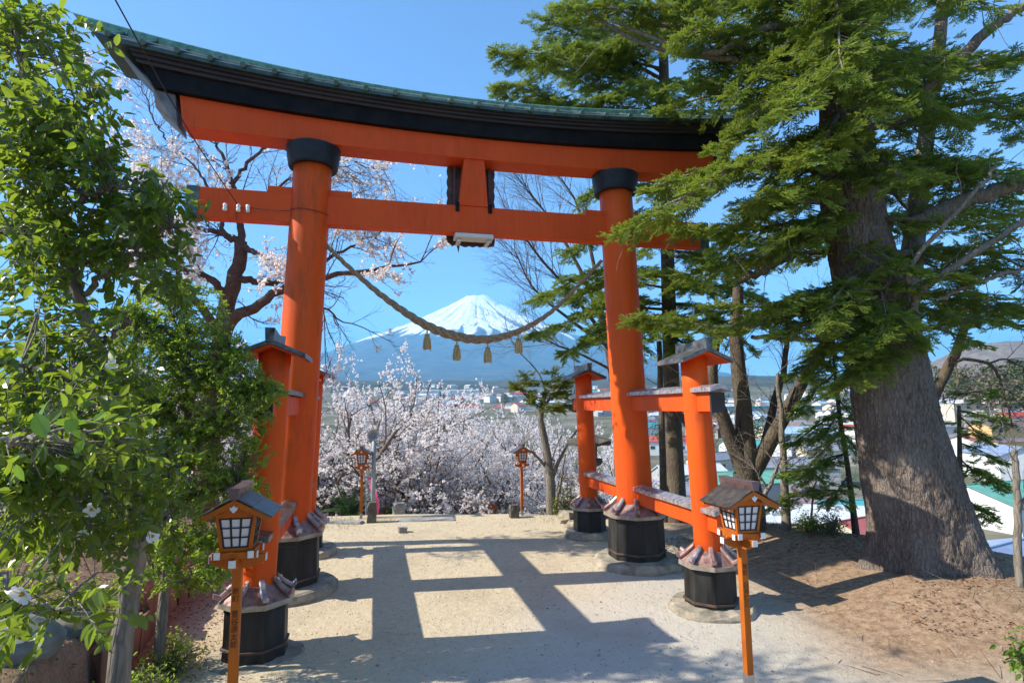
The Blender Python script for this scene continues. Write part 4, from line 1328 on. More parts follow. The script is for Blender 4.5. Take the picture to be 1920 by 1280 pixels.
def densify(P, R, n):
    P = np.asarray(P); s = np.linspace(0, 1, len(P)); t = np.linspace(0, 1, n)
    return spline(P, n), np.interp(t, s, R)


def make_big_fir():
    tr = [(1752, 1110, 9.75), (1742, 1060, 9.7), (1730, 985, 9.7), (1702, 880, 9.7), (1680, 780, 9.7), (1664, 690, 9.7), (1650, 620, 9.7), (1622, 500, 9.7), (1600, 400, 9.7), (1590, 300, 9.7), (1578, 150, 9.7), (1565, 0, 9.7), (1550, -200, 9.7), (1540, -420, 9.7)]
    rad = [.90, .82, .76, .69, .625, .60, .565, .52, .49, .44, .38, .33, .25, .14]
    b = at(1750, 1075, 9.75); base = np.array([b[0], b[1], gz(b[0], b[1])])
    F = empty('fir_tree', base, 0, 'huge old fir with a thick flaking trunk leaning on the mound at right', 'tree')
    P, R = densify(pts_at(tr), rad, 520)
    trunk_mesh(P, R, 'trunk', M['bark_fir'], F, 200, .62, .05, 5, base, 5, plates=.030)
    T = Tree(101); out = []
    st = [(1680, 640, 9.9), (1700, 540, 10.2), (1715, 440, 10.5), (1725, 340, 10.8), (1745, 200, 11), (1765, 40, 11), (1770, -150, 11)]
    P2, R2 = densify(pts_at(st), [.30, .22, .18, .16, .14, .11, .06], 40)
    B = [(1165, 440, 8.7, 330, .06), (1222, 350, 9.0, 240, .065), (1212, 606, 9.5, 545, .05), (1300, 505, 9.2, 430, .06), (1345, 275, 8.9, 190, .06), (1400, 165, 8.4, 60, .06),
         (1290, 70, 8.7, -60, .06), (1065, 5, 9.6, 150, .085), (1215, 15, 9.3, 20, .06), (1330, 575, 10.4, 560, .05), (1390, 500, 10.8, 470, .06), (1455, 575, 8.9, 520, .04), (1480, 440, 8.4, 390, .05),
         (1440, 360, 8.2, 300, .05), (1530, 290, 7.8, 200, .05), (1480, 205, 7.6, 100, .05), (1580, 130, 7.3, 40, .05), (1650, 215, 7.5, 120, .05), (1700, 340, 7.9, 270, .05), 
         (1590, 655, 8.7, 560, .035), (1635, 690, 8.8, 590, .03), (1500, 690, 9.4, 620, .04), (1545, 600, 8.5, 520, .04), (1660, 600, 8.6, 540, .035), (1580, 720, 8.9, 640, .03), (1470, 620, 8.8, 560, .035), (1640, 640, 8.5, 560, .03), (1720, 640, 8.9, 600, .03), (1800, 520, 8.6, 470, .06), (1860, 430, 8.6, 410, .05), (1930, 330, 8.8, 340, .07),
         (1925, 210, 8.4, 240, .07), (1965, 90, 8.2, 120, .07), (1780, 100, 7.5, 40, .06), (1850, 20, 7.7, -60, .06), (1905, 610, 9.6, 555, .04), (1830, 640, 9.5, 600, .03), (1955, 520, 10.5, 480, .06),
         (1750, 420, 12.4, 400, .07), (1850, 300, 12.8, 300, .07), (1700, 150, 12.4, 150, .07), (1960, 420, 12.6, 420, .07), (1500, 300, 12.4, 290, .07), (1400, 390, 12.5, 380, .07), (1600, 60, 12.4, 30, .06),
         (1450, 100, 12.2, 70, .06), (1900, 120, 12.4, 100, .06), (1800, 600, 12.2, 560, .05), (1350, 10, 11.4, -40, .06), (1700, -20, 7.6, -110, .06), (1550, -30, 7.4, -120, .06), (1420, -30, 8.0, -130, .06),
         (1260, -70, 9, -200, .06), (1900, -60, 9, -160, .06), (1680, 20, 11.8, -60, .06), (1760, 210, 8.0, 170, .05), (1820, 330, 9.0, 300, .05), (1370, 430, 9.0, 360, .05),
         (1270, 430, 10.2, 400, .05), (1420, 300, 9.6, 240, .05), (1520, 110, 8.8, 20, .05), (1385, 230, 10.4, 190, .05), (1750, 300, 10.6, 270, .05), (1640, 330, 8.6, 250, .04), (1870, 500, 11.6, 470, .05), (1700, 500, 8.5, 440, .035),
         (1980, 260, 11.5, 250, .06), (1990, 560, 12, 500, .05), (1880, 380, 11, 370, .05), (1780, 30, 11, 0, .05), (1850, 190, 11.2, 170, .05), (1330, 140, 10.2, 110, .06), (1250, 200, 10.8, 160, .05)]
    for (u, v, Y, sv, r0) in B:
        p1 = at(u, v, Y); p0 = interp_v(tr, sv)
        fir_bough(T, p0, p1, r0, out, width=1.0 if r0 > .045 else .8, bare=.16, dens=.56 if u > 1650 else .82, size=.39)
    # bare grey limbs showing among the foliage
    bare = [([(1700, 430, 9.6), (1780, 390, 9.4), (1860, 360, 9.2), (1960, 330, 9)], .17, .11), ([(1570, 405, 9.7), (1500, 450, 9.9), (1440, 500, 10.2), (1380, 530, 10.6)], .16, .06),
            ([(1725, 640, 9.4), (1715, 560, 9.0), (1760, 520, 8.7), (1850, 460, 8.4), (1940, 400, 8.2)], .065, .045), ([(1718, 560, 9.0), (1700, 520, 8.8), (1720, 480, 8.6), (1800, 390, 8.3), (1870, 310, 8.1)], .05, .025),
            ([(1760, 560, 9), (1830, 530, 8.8), (1930, 500, 8.6)], .04, .03), ([(1610, 660, 9.3), (1540, 640, 9.4), (1470, 634, 9.4), (1408, 630, 9.4)], .05, .035), ([(1700, 200, 9.4), (1780, 130, 9), (1850, 60, 8.6), (1920, 10, 8.4)], .12, .06),
            ([(1580, 60, 9.6), (1500, 50, 9.4), (1420, 60, 9.2), (1330, 100, 9.4), (1240, 75, 9.5), (1150, 40, 9.6)], .09, .03), ([(1580, 180, 9.6), (1480, 150, 9.5), (1390, 115, 9.5), (1290, 105, 9.6), (1180, 70, 9.7), (1050, -10, 9.8)], .075, .03)]
    for l, r0, r1 in bare:
        Pb = spline(pts_at(l), 26); T.thick.append((Pb + .015 * T.r.standard_normal(Pb.shape), np.linspace(r0, r1, 26), 9))
        for q in range(7):
            i = T.r.integers(6, 25); d = nrm(np.gradient(Pb, axis=0)[i])
            Tw, _ = T.path(Pb[i], T.side(d, .9), .5 + .6 * T.r.random(), 5, .22, -.03); T.twig(Tw, .010, .003)
    for q in range(170):      # dry hanging twigs
        i = T.r.integers(0, len(out)); p = out[i][0]
        Tw, _ = T.path(p, T.r.standard_normal(3) * .6 + np.array([.1, 0, -.5]), .4 + .7 * T.r.random(), 5, .25, -.05); T.twig(Tw, .006, .002)
    T.thick.append((P2, R2, 20))
    T.wood('limbs', M['bark_grey'], F, base)
    p, d, u, s = out_arrays(out)
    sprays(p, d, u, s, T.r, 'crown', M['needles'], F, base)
    return len(out)


def simple_fir(name, label, tr, rad, boughs, seed, needles, bark, r0=.04, size=.42, width=1.0, dens=1.0, bare=.15, cat='tree', group=None, sag=.3, lift=0.0):
    P, R = densify(pts_at(tr), rad, 40)
    base = P[0].copy(); base[2] = min(base[2], gz(base[0], base[1]))
    F = empty(name, base, 0, label, cat, group)
    P[0, 2] = min(P[0, 2], base[2] - .1)
    trunk_mesh(P, R, 'trunk', bark, F, 20, .3, .06, seed, base, 4)
    T = Tree(seed); out = []
    for (u, v, Y, sv) in boughs:
        fir_bough(T, interp_v(tr, sv), at(u, v, Y), r0 * (.7 + .6 * T.r.random()), out, width=width, bare=bare, dens=dens, size=size, sag=sag, lift=lift)
    T.wood('limbs', bark, F, base)
    p, d, u, s = out_arrays(out)
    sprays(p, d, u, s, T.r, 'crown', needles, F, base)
    return F


make_big_fir()
simple_fir('fir_tree', 'slender fir behind the gate with boughs reaching above its green roof',
           [(1270, 950, 16), (1263, 800, 16), (1257, 650, 16), (1252, 500, 16), (1248, 300, 16), (1244, 100, 16), (1240, -160, 16)], [.25, .225, .21, .19, .17, .14, .08],
           [(935, 102, 15, 160), (942, 165, 15.2, 220), (1010, 35, 15.4, 90), (1090, 85, 14.2, 130), (1000, -45, 15.4, 20), (1130, 185, 14.5, 220), (1060, 150, 17, 180), (1180, 60, 14, 70), (1180, 150, 17.5, 150), (1320, 60, 14, 40),
            (1340, 150, 14.6, 150), (1380, 0, 17, 0), (1000, 560, 15.5, 520), (1008, 625, 14.8, 570), (1065, 470, 15.5, 440), (1065, 660, 15, 620), (1105, 365, 15.2, 350), (1080, 405, 16.5, 400), (1070, 560, 17, 540), (1140, 560, 14, 520),
            (1220, 470, 14, 430), (1235, 620, 13.8, 580), (1330, 480, 17, 470), (1345, 600, 15, 570), (1400, 650, 16, 610), (1300, 380, 17, 350), (1400, 450, 17.5, 430), (1120, -30, 14.5, -10), (1230, -50, 14, -60), (980, 120, 16.5, 150), (1030, 190, 15.2, 230),
            (1250, 170, 14.2, 190), (1300, 230, 17, 220), (1420, 560, 17.5, 530), (1120, 610, 16.8, 580), (1060, 20, 16.6, 60), (1120, 110, 15.8, 140), (1000, 190, 16, 230), (1310, 540, 14.2, 500), (1390, 520, 15, 480), (1180, 660, 14.2, 620), (1290, 660, 14.6, 620)], 202,
           M['needles_b'], M['bark_dark'], .045, .42, 1.05)
simple_fir('fir_sapling', 'young drooping fir between the forked tree and the huge trunk',
           [(1605, 1000, 12.2), (1590, 880, 12.2), (1572, 760, 12.2), (1560, 640, 12.2)], [.06, .05, .04, .02],
           [(1500, 770, 12, 700), (1488, 830, 12, 770), (1515, 905, 11.8, 850), (1600, 780, 11.6, 730), (1618, 860, 11.7, 810), (1530, 700, 12, 650), (1560, 940, 11.8, 890), (1470, 890, 12.4, 850), (1545, 820, 11.4, 770), (1520, 660, 12.6, 640), (1590, 700, 11.8, 660), (1450, 950, 12.2, 920), (1530, 860, 12.8, 800)], 303,
           M['needles_b'], M['bark_dark'], .018, .30, .8, 1.1, .1)
simple_fir('fir_sapling', 'dark young fir peeping out right of the huge trunk above the green roofs',
           [(1800, 1050, 11.6), (1800, 900, 11.6), (1798, 760, 11.6)], [.06, .05, .03],
           [(1880, 790, 11.4, 770), (1868, 860, 11.2, 830), (1872, 905, 11.4, 870), (1855, 965, 11.4, 930), (1835, 815, 11, 780), (1850, 740, 11.6, 740), (1840, 890, 12, 860)], 304,
           M['needles'], M['bark_dark'], .018, .30, .8, 1.2, .1)


# ------------------------------------------------------------------ bare and forked trees on the right
def bare_tree(name, label, limbs, seed, bark, twigs=(), spec=None, cat='tree', group=None, leaf=None, step=.1, lsize=.06, thick_n=10, lname='leaves', tpl=SMALL):
    """limbs: (pixel/distance list, r0, r1); twigs: number of grown side branches per limb"""
    T = Tree(seed)
    first = spline(pts_at(limbs[0][0]), 12); base = first[0].copy(); base[2] = min(base[2], gz(base[0], base[1]) - .05)
    F = empty(name, base, 0, label, cat, group)
    for i, (l, r0, r1) in enumerate(limbs):
        P = spline(pts_at(l), 14)
        if i == 0: P[0] = base
        T.limb(P + .008 * T.r.standard_normal(P.shape) * (np.arange(14) > 0)[:, None], r0, r1, thick_n)
        D = nrm(np.gradient(P, axis=0)); n = twigs[i] if i < len(twigs) else 0
        for q in range(n):
            t = int(T.r.integers(5, 14)); L = spec['L'] * (.6 + .8 * T.r.random())
            T.grow(P[t], T.side(D[t], spec['ang'] * (.6 + .7 * T.r.random())), L, max(.006, min(spec['r'], r1 * .8)), 0, spec['lev'])
    T.wood('branches', bark, F, base)
    if leaf is not None:
        p, d = scatter_along(T, .02, step, T.r)
        leaves(p, d, T.r, lsize, lname, leaf, F, tpl, base)
    return F, T


SP2 = {'L': 1.0, 'ang': .8, 'r': .012, 'lev': [(4, .6, .7, .2, .14, .0, 4), (4, .55, .7, .2, .2, 0, 3), (0, 0, 0, 0, .2, 0, 3)]}
bare_tree('forked_tree', 'dark tree forking into three stout limbs behind the right short post',
          [([(1410, 1030, 13), (1406, 950, 13), (1398, 885, 13)], .34, .27), ([(1400, 895, 13), (1372, 825, 13), (1347, 760, 12.9), (1336, 700, 12.8), (1345, 620, 12.7)], .19, .09),
           ([(1402, 890, 13), (1396, 800, 13.1), (1388, 720, 13.1), (1380, 640, 13.2), (1384, 540, 13.2)], .23, .12), ([(1408, 890, 13), (1440, 835, 12.9), (1475, 770, 12.8), (1510, 705, 12.7), (1548, 640, 12.6), (1562, 560, 12.6)], .19, .08),
           ([(1432, 845, 13), (1450, 760, 13.2), (1470, 690, 13.3), (1478, 620, 13.4)], .10, .05)], 401, M['bark_dark'], (0, 5, 4, 7, 4), SP2)
bare_tree('bare_tree', 'thin straight dark trunk left of the stouter trunk behind the right pillars', [([(1246, 960, 17.2), (1243, 860, 17.2), (1240, 760, 17.2), (1236, 640, 17.2)], .12, .08)], 402, M['bark_dark'], (3,), SP2)
bare_tree('bare_tree', 'dark leaning trunk between the pillars on the right', [([(1345, 960, 15), (1318, 880, 15), (1290, 800, 15), (1262, 760, 15.4)], .13, .07)], 403, M['bark_dark'], (4,), SP2)
bare_tree('bare_tree', 'leafless dark branch arching over the roofs right of the huge trunk',
          [([(1735, 1000, 11.8), (1742, 780, 11.6), (1775, 695, 11.4), (1800, 640, 11.2), (1812, 590, 11)], .13, .07), ([(1772, 700, 11.4), (1800, 673, 11.2), (1850, 680, 11), (1872, 702, 10.9), (1890, 760, 10.8), (1900, 800, 10.8)], .04, .012),
           ([(1850, 680, 11), (1890, 675, 10.9), (1935, 700, 10.8)], .022, .01), ([(1792, 680, 11.2), (1796, 720, 11.1), (1788, 760, 11)], .02, .008)], 404, M['bark_dark'], (1, 7, 5, 5), {'L': .7, 'ang': .9, 'r': .010, 'lev': [(4, .6, .8, .2, .2, -.06, 5), (2, .6, .7, .2, .25, -.05, 3)]})
bare_tree('bare_sapling', 'bare cut sapling at the right edge in front of the blue roof', [([(1912, 1110, 8.4), (1908, 1000, 8.4), (1905, 900, 8.4), (1903, 842, 8.4)], .055, .04), ([(1908, 965, 8.4), (1922, 935, 8.4), (1950, 920, 8.4)], .035, .02)], 405, M['bark_grey'], (5, 2), {'L': .7, 'ang': .9, 'r': .008, 'lev': [(4, .6, .8, .2, .2, -.02, 5), (0, .6, .7, .2, .25, -.05, 3)]})
bare_tree('bare_sapling', 'slim grey sapling with few twigs right of the forked tree', [([(1476, 1000, 12.6), (1470, 900, 12.6), (1466, 800, 12.6), (1458, 700, 12.6)], .10, .04)], 406, M['bark_grey'], (9,), SP2)
bare_tree('bare_sapling', 'spindly sapling in front of the pale roof right of the lantern', [([(1412, 960, 12.2), (1440, 915, 12.2), (1460, 870, 12.2)], .06, .03), ([(1440, 915, 12.2), (1420, 890, 12.2)], .03, .02)], 407, M['bark_grey'], (6, 3), SP2)
bare_tree('bare_sapling', 'thin twiggy sapling against the red and white roofs beside the huge trunk', [([(1520, 995, 12.6), (1524, 930, 12.6), (1535, 860, 12.6)], .025, .012)], 408, M['bark_grey'], (10,), SP2)
bare_tree('bare_tree', 'leafless tree with a haze of fine brown twigs left of the right pillar',
          [([(1165, 960, 20), (1160, 800, 20), (1150, 700, 20), (1135, 620, 20)], .22, .16), ([(1140, 640, 20), (1080, 560, 19.5), (1010, 480, 19), (950, 400, 19)], .08, .02), ([(1142, 650, 20), (1070, 600, 19.5), (1000, 540, 19.4), (965, 470, 19.3)], .07, .02),
           ([(1135, 620, 20), (1085, 500, 20), (1030, 410, 20), (985, 350, 20)], .09, .02), ([(1135, 620, 20), (1110, 480, 20.3), (1080, 380, 20.5), (1040, 320, 20.6)], .09, .02), ([(1140, 690, 20), (1080, 660, 19.6), (1030, 640, 19.5), (985, 600, 19.4)], .05, .015)], 409, M['twig'], (0, 16, 13, 17, 16, 10),
          {'L': 1.7, 'ang': .55, 'r': .018, 'lev': [(6, .6, .5, .12, .08, .03, 5), (5, .6, .5, .15, .1, .02, 4), (0, .6, .7, .2, .12, .0, 3)]})


# ------------------------------------------------------------------ cherry trees
CH = [(7, .62, .75, .18, .13, .035, 6), (6, .55, .75, .15, .16, .02, 5), (5, .5, .8, .15, .2, .0, 4), (0, 0, 0, 0, .2, .02, 3)]


def cherry_proto(seed, H=8.6, dens=.075):
    T = Tree(seed); r = T.r
    P, D = T.path((0, 0, -.6), (0.08 * r.standard_normal(), .08 * r.standard_normal(), 1), .30 * H + .6, 6, .10, .02)
    T.limb(P, .22, .17, 10)
    for k in range(6):
        an = 2 * math.pi * (k + .5 * r.random()) / 6; el = .75 + .35 * r.random()
        T.grow(P[-1 - (k % 3)], (math.cos(an) * math.cos(el), math.sin(an) * math.cos(el), math.sin(el)), H * .5 * (.8 + .35 * r.random()), .10, 0, CH)
    p, d = scatter_along(T, .014, dens, r)
    p = p + .035 * r.standard_normal(p.shape)
    k = r.random(len(p)) < .5 + .5 * sstep(.32 * H, .62 * H, p[:, 2] + .5 * np.hypot(p[:, 0], p[:, 1]) * .5); p = p[k]
    k = fbm(p[:, 0] * 1.3 + 5, p[:, 2] * 1.3 + p[:, 1] * 1.1, seed, 3) > -.09; p = p[k]
    T.top = float(np.percentile(p[:, 2], 99))
    return T, p


def make_valley_cherries():
    protos = []
    for i, sd in enumerate((501, 502, 503)):
        T, p = cherry_proto(sd, dens=.072)
        protos.append((T, p))
    L = [(632, 650, 21, 'tall white cherry tree right of the left pillars, its crown reaching the mountain flank'), (705, 700, 24.5, 'white cherry tree spreading above the far left lantern'), (770, 745, 28, 'white cherry tree in the middle of the slope below the snowy mountain'),
         (850, 762, 33, 'white cherry tree low in the centre in front of the white factory'), (925, 764, 36, 'white cherry tree right of centre below the dark far conifer'), (1000, 780, 31, 'white cherry tree above the far right lantern'),
         (1062, 800, 27, 'white cherry tree between the far right lantern and the farthest short post'), (822, 805, 25, 'pinkish cherry tree straight above the end of the path'), (905, 830, 22.5, 'twiggy cherry tree just beyond the half hidden lantern mid path'),
         (735, 830, 21.5, 'cherry tree with bare lower limbs beyond the pink banner'), (985, 850, 21, 'low cherry tree behind the far right lantern post'), (1105, 815, 36, 'distant cherry tree behind the right pillars'), (1180, 850, 30, 'cherry tree between the big and the near short pillar on the right'),
         (640, 800, 19.8, 'cherry tree with grey leaning limbs behind the left pillars'), (520, 720, 23, 'cherry tree glimpsed left of the left pillars'), (360, 700, 21, 'cherry tree half hidden behind the small leaved shrub'),
         (200, 650, 20, 'cherry tree whose blossom shows through the glossy camellia leaves'), (60, 620, 19, 'cherry tree at the far left behind the camellia'), (860, 880, 23.5, 'small cherry tree closest to the stair head')]
    first = {}
    rg = np.random.default_rng(9)
    for i, (u, v, Y, lab) in enumerate(L):
        top = at(u, v, Y); x, y = top[0], top[1]; z = gz(x, y)
        h = top[2] - z; k = i % 3; sc = max(.42, h / protos[k][0].top)
        F = empty('cherry_tree', (x, y, z), float(rg.random() * 6.28), lab, 'cherry tree', 'cherry trees in blossom on the slope')
        F.scale = (min(1.25, sc * (1.12 if sc < 1 else 1)),) * 2 + (sc,)
        if k not in first:
            T, p = protos[k]
            a = T.wood('trunk', M['bark_valley'], F); b = blossoms(p, T.r, .043, 'crown', M['blossom'], F)
            first[k] = (a, b)
        else:
            for o in first[k]:
                c = o.copy(); link(c); c.parent = F


make_valley_cherries()


def make_left_cherry():
    T = Tree(520)
    limbs = [([(385, 960, 12.9), (395, 760, 12.8), (414, 650, 12.7), (428, 570, 12.6), (445, 500, 12.5), (453, 455, 12.5)], .24, .13),
             ([(416, 640, 12.7), (440, 595, 12.5), (480, 575, 12.3), (531, 540, 12.2), (600, 522, 12.2), (700, 505, 12.3), (790, 490, 12.4)], .15, .02), ([(440, 520, 12.5), (500, 531, 12.7), (560, 520, 12.9), (640, 470, 13.2), (720, 430, 13.4)], .09, .015),
             ([(453, 460, 12.5), (485, 476, 12.3), (531, 503, 12.2), (590, 560, 12.1), (640, 600, 12)], .07, .015), ([(453, 458, 12.5), (423, 443, 12.3), (390, 430, 12.2), (345, 428, 12), (280, 410, 12)], .09, .015),
             ([(452, 456, 12.5), (448, 410, 12.6), (436, 345, 12.8), (415, 290, 13), (398, 255, 13)], .09, .02), ([(436, 345, 12.8), (470, 300, 13), (520, 275, 13.2), (640, 300, 13.6), (730, 320, 13.8)], .05, .012),
             ([(446, 420, 12.6), (500, 370, 13), (560, 330, 13.3), (660, 310, 13.5)], .05, .012), ([(430, 560, 12.6), (390, 520, 12.3), (345, 510, 12), (290, 480, 11.9), (230, 470, 11.8)], .10, .015),
             ([(418, 640, 12.7), (385, 585, 12.5), (340, 545, 12.3), (270, 520, 12), (180, 500, 11.8), (80, 480, 11.5)], .11, .02), ([(423, 443, 12.3), (400, 380, 12.4), (370, 320, 12.5), (320, 270, 12.6)], .05, .012),
             ([(320, 270, 12.6), (290, 230, 12.6), (260, 160, 12.4), (180, 115, 12.2)], .02, .006), ([(340, 545, 12.3), (330, 480, 12.3), (310, 420, 12.3), (300, 340, 12.3)], .05, .012), ([(560, 330, 13.3), (620, 380, 13.5), (690, 410, 13.6)], .03, .01)]
    base = pts_at(limbs[0][0])[0]; base[2] = gz(base[0], base[1]) - .1
    F = empty('cherry_tree', base, 0, 'big cherry tree with a dark forking trunk and thin blossom behind the left pillar', 'cherry tree')
    spec = [(5, .55, .7, .15, .12, .02, 6), (4, .55, .7, .2, .18, .01, 4), (0, 0, 0, 0, .2, .02, 3)]
    for i, (l, r0, r1) in enumerate(limbs):
        P = spline(pts_at(l), 26)
        if i == 0: P[0] = base
        P = P + .02 * T.r.standard_normal(P.shape) * (np.arange(26) > 1)[:, None]
        T.limb(P, r0, r1, 11); D = nrm(np.gradient(P, axis=0))
        for q in range(0 if i == 0 else 15):
            t = int(T.r.integers(6, 26)); T.grow(P[t], T.side(D[t], .85), 1.15 * (.5 + .8 * T.r.random()), max(.008, min(.018, r1)), 0, spec)
    T.wood('trunk', M['bark_cherry'], F, base)
    p, d = scatter_along(T, .0135, .085, T.r)
    # flowers sit in bunches along the twigs, some twigs stay bare
    keep = vnoise(p[:, 0] * 1.6, p[:, 2] * 1.6 + p[:, 1], 5) > .50
    p = p[keep] + .03 * T.r.standard_normal((keep.sum(), 3))
    blossoms(p, T.r, .042, 'crown', M['blossom'], F, base)


make_left_cherry()

# cherry with an ivy-green top beside the right lantern
def make_green_topped():
    F, T = bare_tree('twisted_tree', 'pale twisted tree with a yellow green top beside the far right lantern',
                     [([(1040, 1000, 17.6), (1034, 960, 17.6), (1032, 900, 17.6), (1022, 830, 17.5), (1014, 780, 17.4), (1022, 735, 17.4)], .19, .07), ([(1032, 905, 17.6), (1055, 850, 17.5), (1085, 800, 17.4)], .07, .02), ([(1030, 880, 17.6), (1000, 850, 17.4), (975, 840, 17.2)], .05, .015),
                      ([(1020, 760, 17.4), (1060, 715, 17.2), (1085, 690, 17)], .05, .012), ([(1018, 770, 17.4), (985, 740, 17.3), (970, 710, 17.3)], .04, .012), ([(1022, 735, 17.4), (1010, 700, 17.4), (960, 640, 17.3), (945, 590, 17.2)], .03, .008), ([(1040, 960, 17.4), (1052, 900, 17.2), (1060, 850, 17.1)], .06, .02)],
                     511, M['bark_grey'], (3, 5, 5, 6, 5, 5, 4), SP2)
    T2 = Tree(512); out = []; b = np.array(F.location)
    for (u, v, Y, us, vs) in ((1085, 700, 17, 1020, 750), (1070, 740, 16.8, 1018, 765), (968, 722, 17.2, 1016, 765), (985, 705, 17, 1018, 745), (1040, 700, 16.8, 1022, 738), (1060, 720, 17.8, 1022, 745), (1000, 745, 16.9, 1018, 775), (1090, 760, 17, 1020, 775), (1040, 760, 16.6, 1016, 775)):
        fir_bough(T2, at(us, vs, 17.4), at(u, v, Y), .014, out, width=.75, bare=.3, size=.34, dens=1.2, lift=-.08)
    p, d, u, s = out_arrays(out)
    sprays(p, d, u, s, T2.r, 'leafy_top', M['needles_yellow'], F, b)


make_green_topped()


# ------------------------------------------------------------------ camellia and small leaved shrub on the left bank
def blob_points(r, blobs):
    P = []
    for (u, v, ru, rv, Y0, Y1, n) in blobs:
        for q in range(n):
            a = r.random() * 6.283; k = math.sqrt(r.random()) if r.random() < .75 else .75 + .3 * r.random()
            P.append(at(u + ru * k * math.cos(a), v + rv * k * math.sin(a), Y0 + (Y1 - Y0) * r.random()))
    return np.array(P)


def leafy_shrub(name, label, limbs, blobs, seed, bark, leafm, size, per, tw, cat, step=.03, tpl=LEAF, lname='crown', spread=.9, droop=.25, r_tw=.0045):
    """limbs carry sprigs that end at points spread through the crown"""
    T = Tree(seed); r = T.r
    base = pts_at(limbs[0][0])[0]; base[2] = gz(base[0], base[1]) - .05
    F = empty(name, base, 0, label, cat)
    node = []
    for i, (l, r0, r1) in enumerate(limbs):
        P = spline(pts_at(l), 30)
        if i == 0: P[0] = base
        P = P + .012 * r.standard_normal(P.shape) * (np.arange(30) > 0)[:, None]
        T.limb(P, r0, r1, 10); node.append(P[6:])
    node = np.concatenate(node)
    E = blob_points(r, blobs)
    lp = []; ld = []
    for e in E:
        # hook each sprig to a nearby limb
        dd = np.linalg.norm(node - e, axis=1) + .25 * np.maximum(0, node[:, 2] - e[2]); j = int(np.argmin(dd + .25 * r.random(len(dd))))
        s = node[j]; v = e - s; L = np.linalg.norm(v)
        m = .5 * (s + e) + np.array([0, 0, .10 * L]) + .06 * L * r.standard_normal(3)
        Q = spline([s, m, e], max(4, int(L / .12)))
        T.twig(Q, min(.012, r_tw + .006 * L), .0022)
        D = nrm(np.gradient(Q, axis=0))
        # the leafy shoot at the end
        for k in range(tw):
            sd = nrm(D[-1] + .75 * r.standard_normal(3) + np.array([0, 0, .15])) if k else D[-1]
            S, SD = T.path(Q[-1 - (k % min(3, len(Q)))], sd, size * (2.1 + 1.2 * r.random()), 4, .12, .04)
            T.twig(S, .003, .0018)
            for q in range(per):
                f = (q + .6) / per * 4; i = min(3, int(f)); lp.append(S[i] * (1 - f + i) + S[i + 1] * (f - i)); ld.append(SD[i])
    T.wood('branches', bark, F, base)
    lp = np.array(lp); ld = np.array(ld)
    leaves(lp, ld, r, size, lname, leafm, F, tpl, base, droop=droop, spread=spread)
    return F, base, r, len(lp)


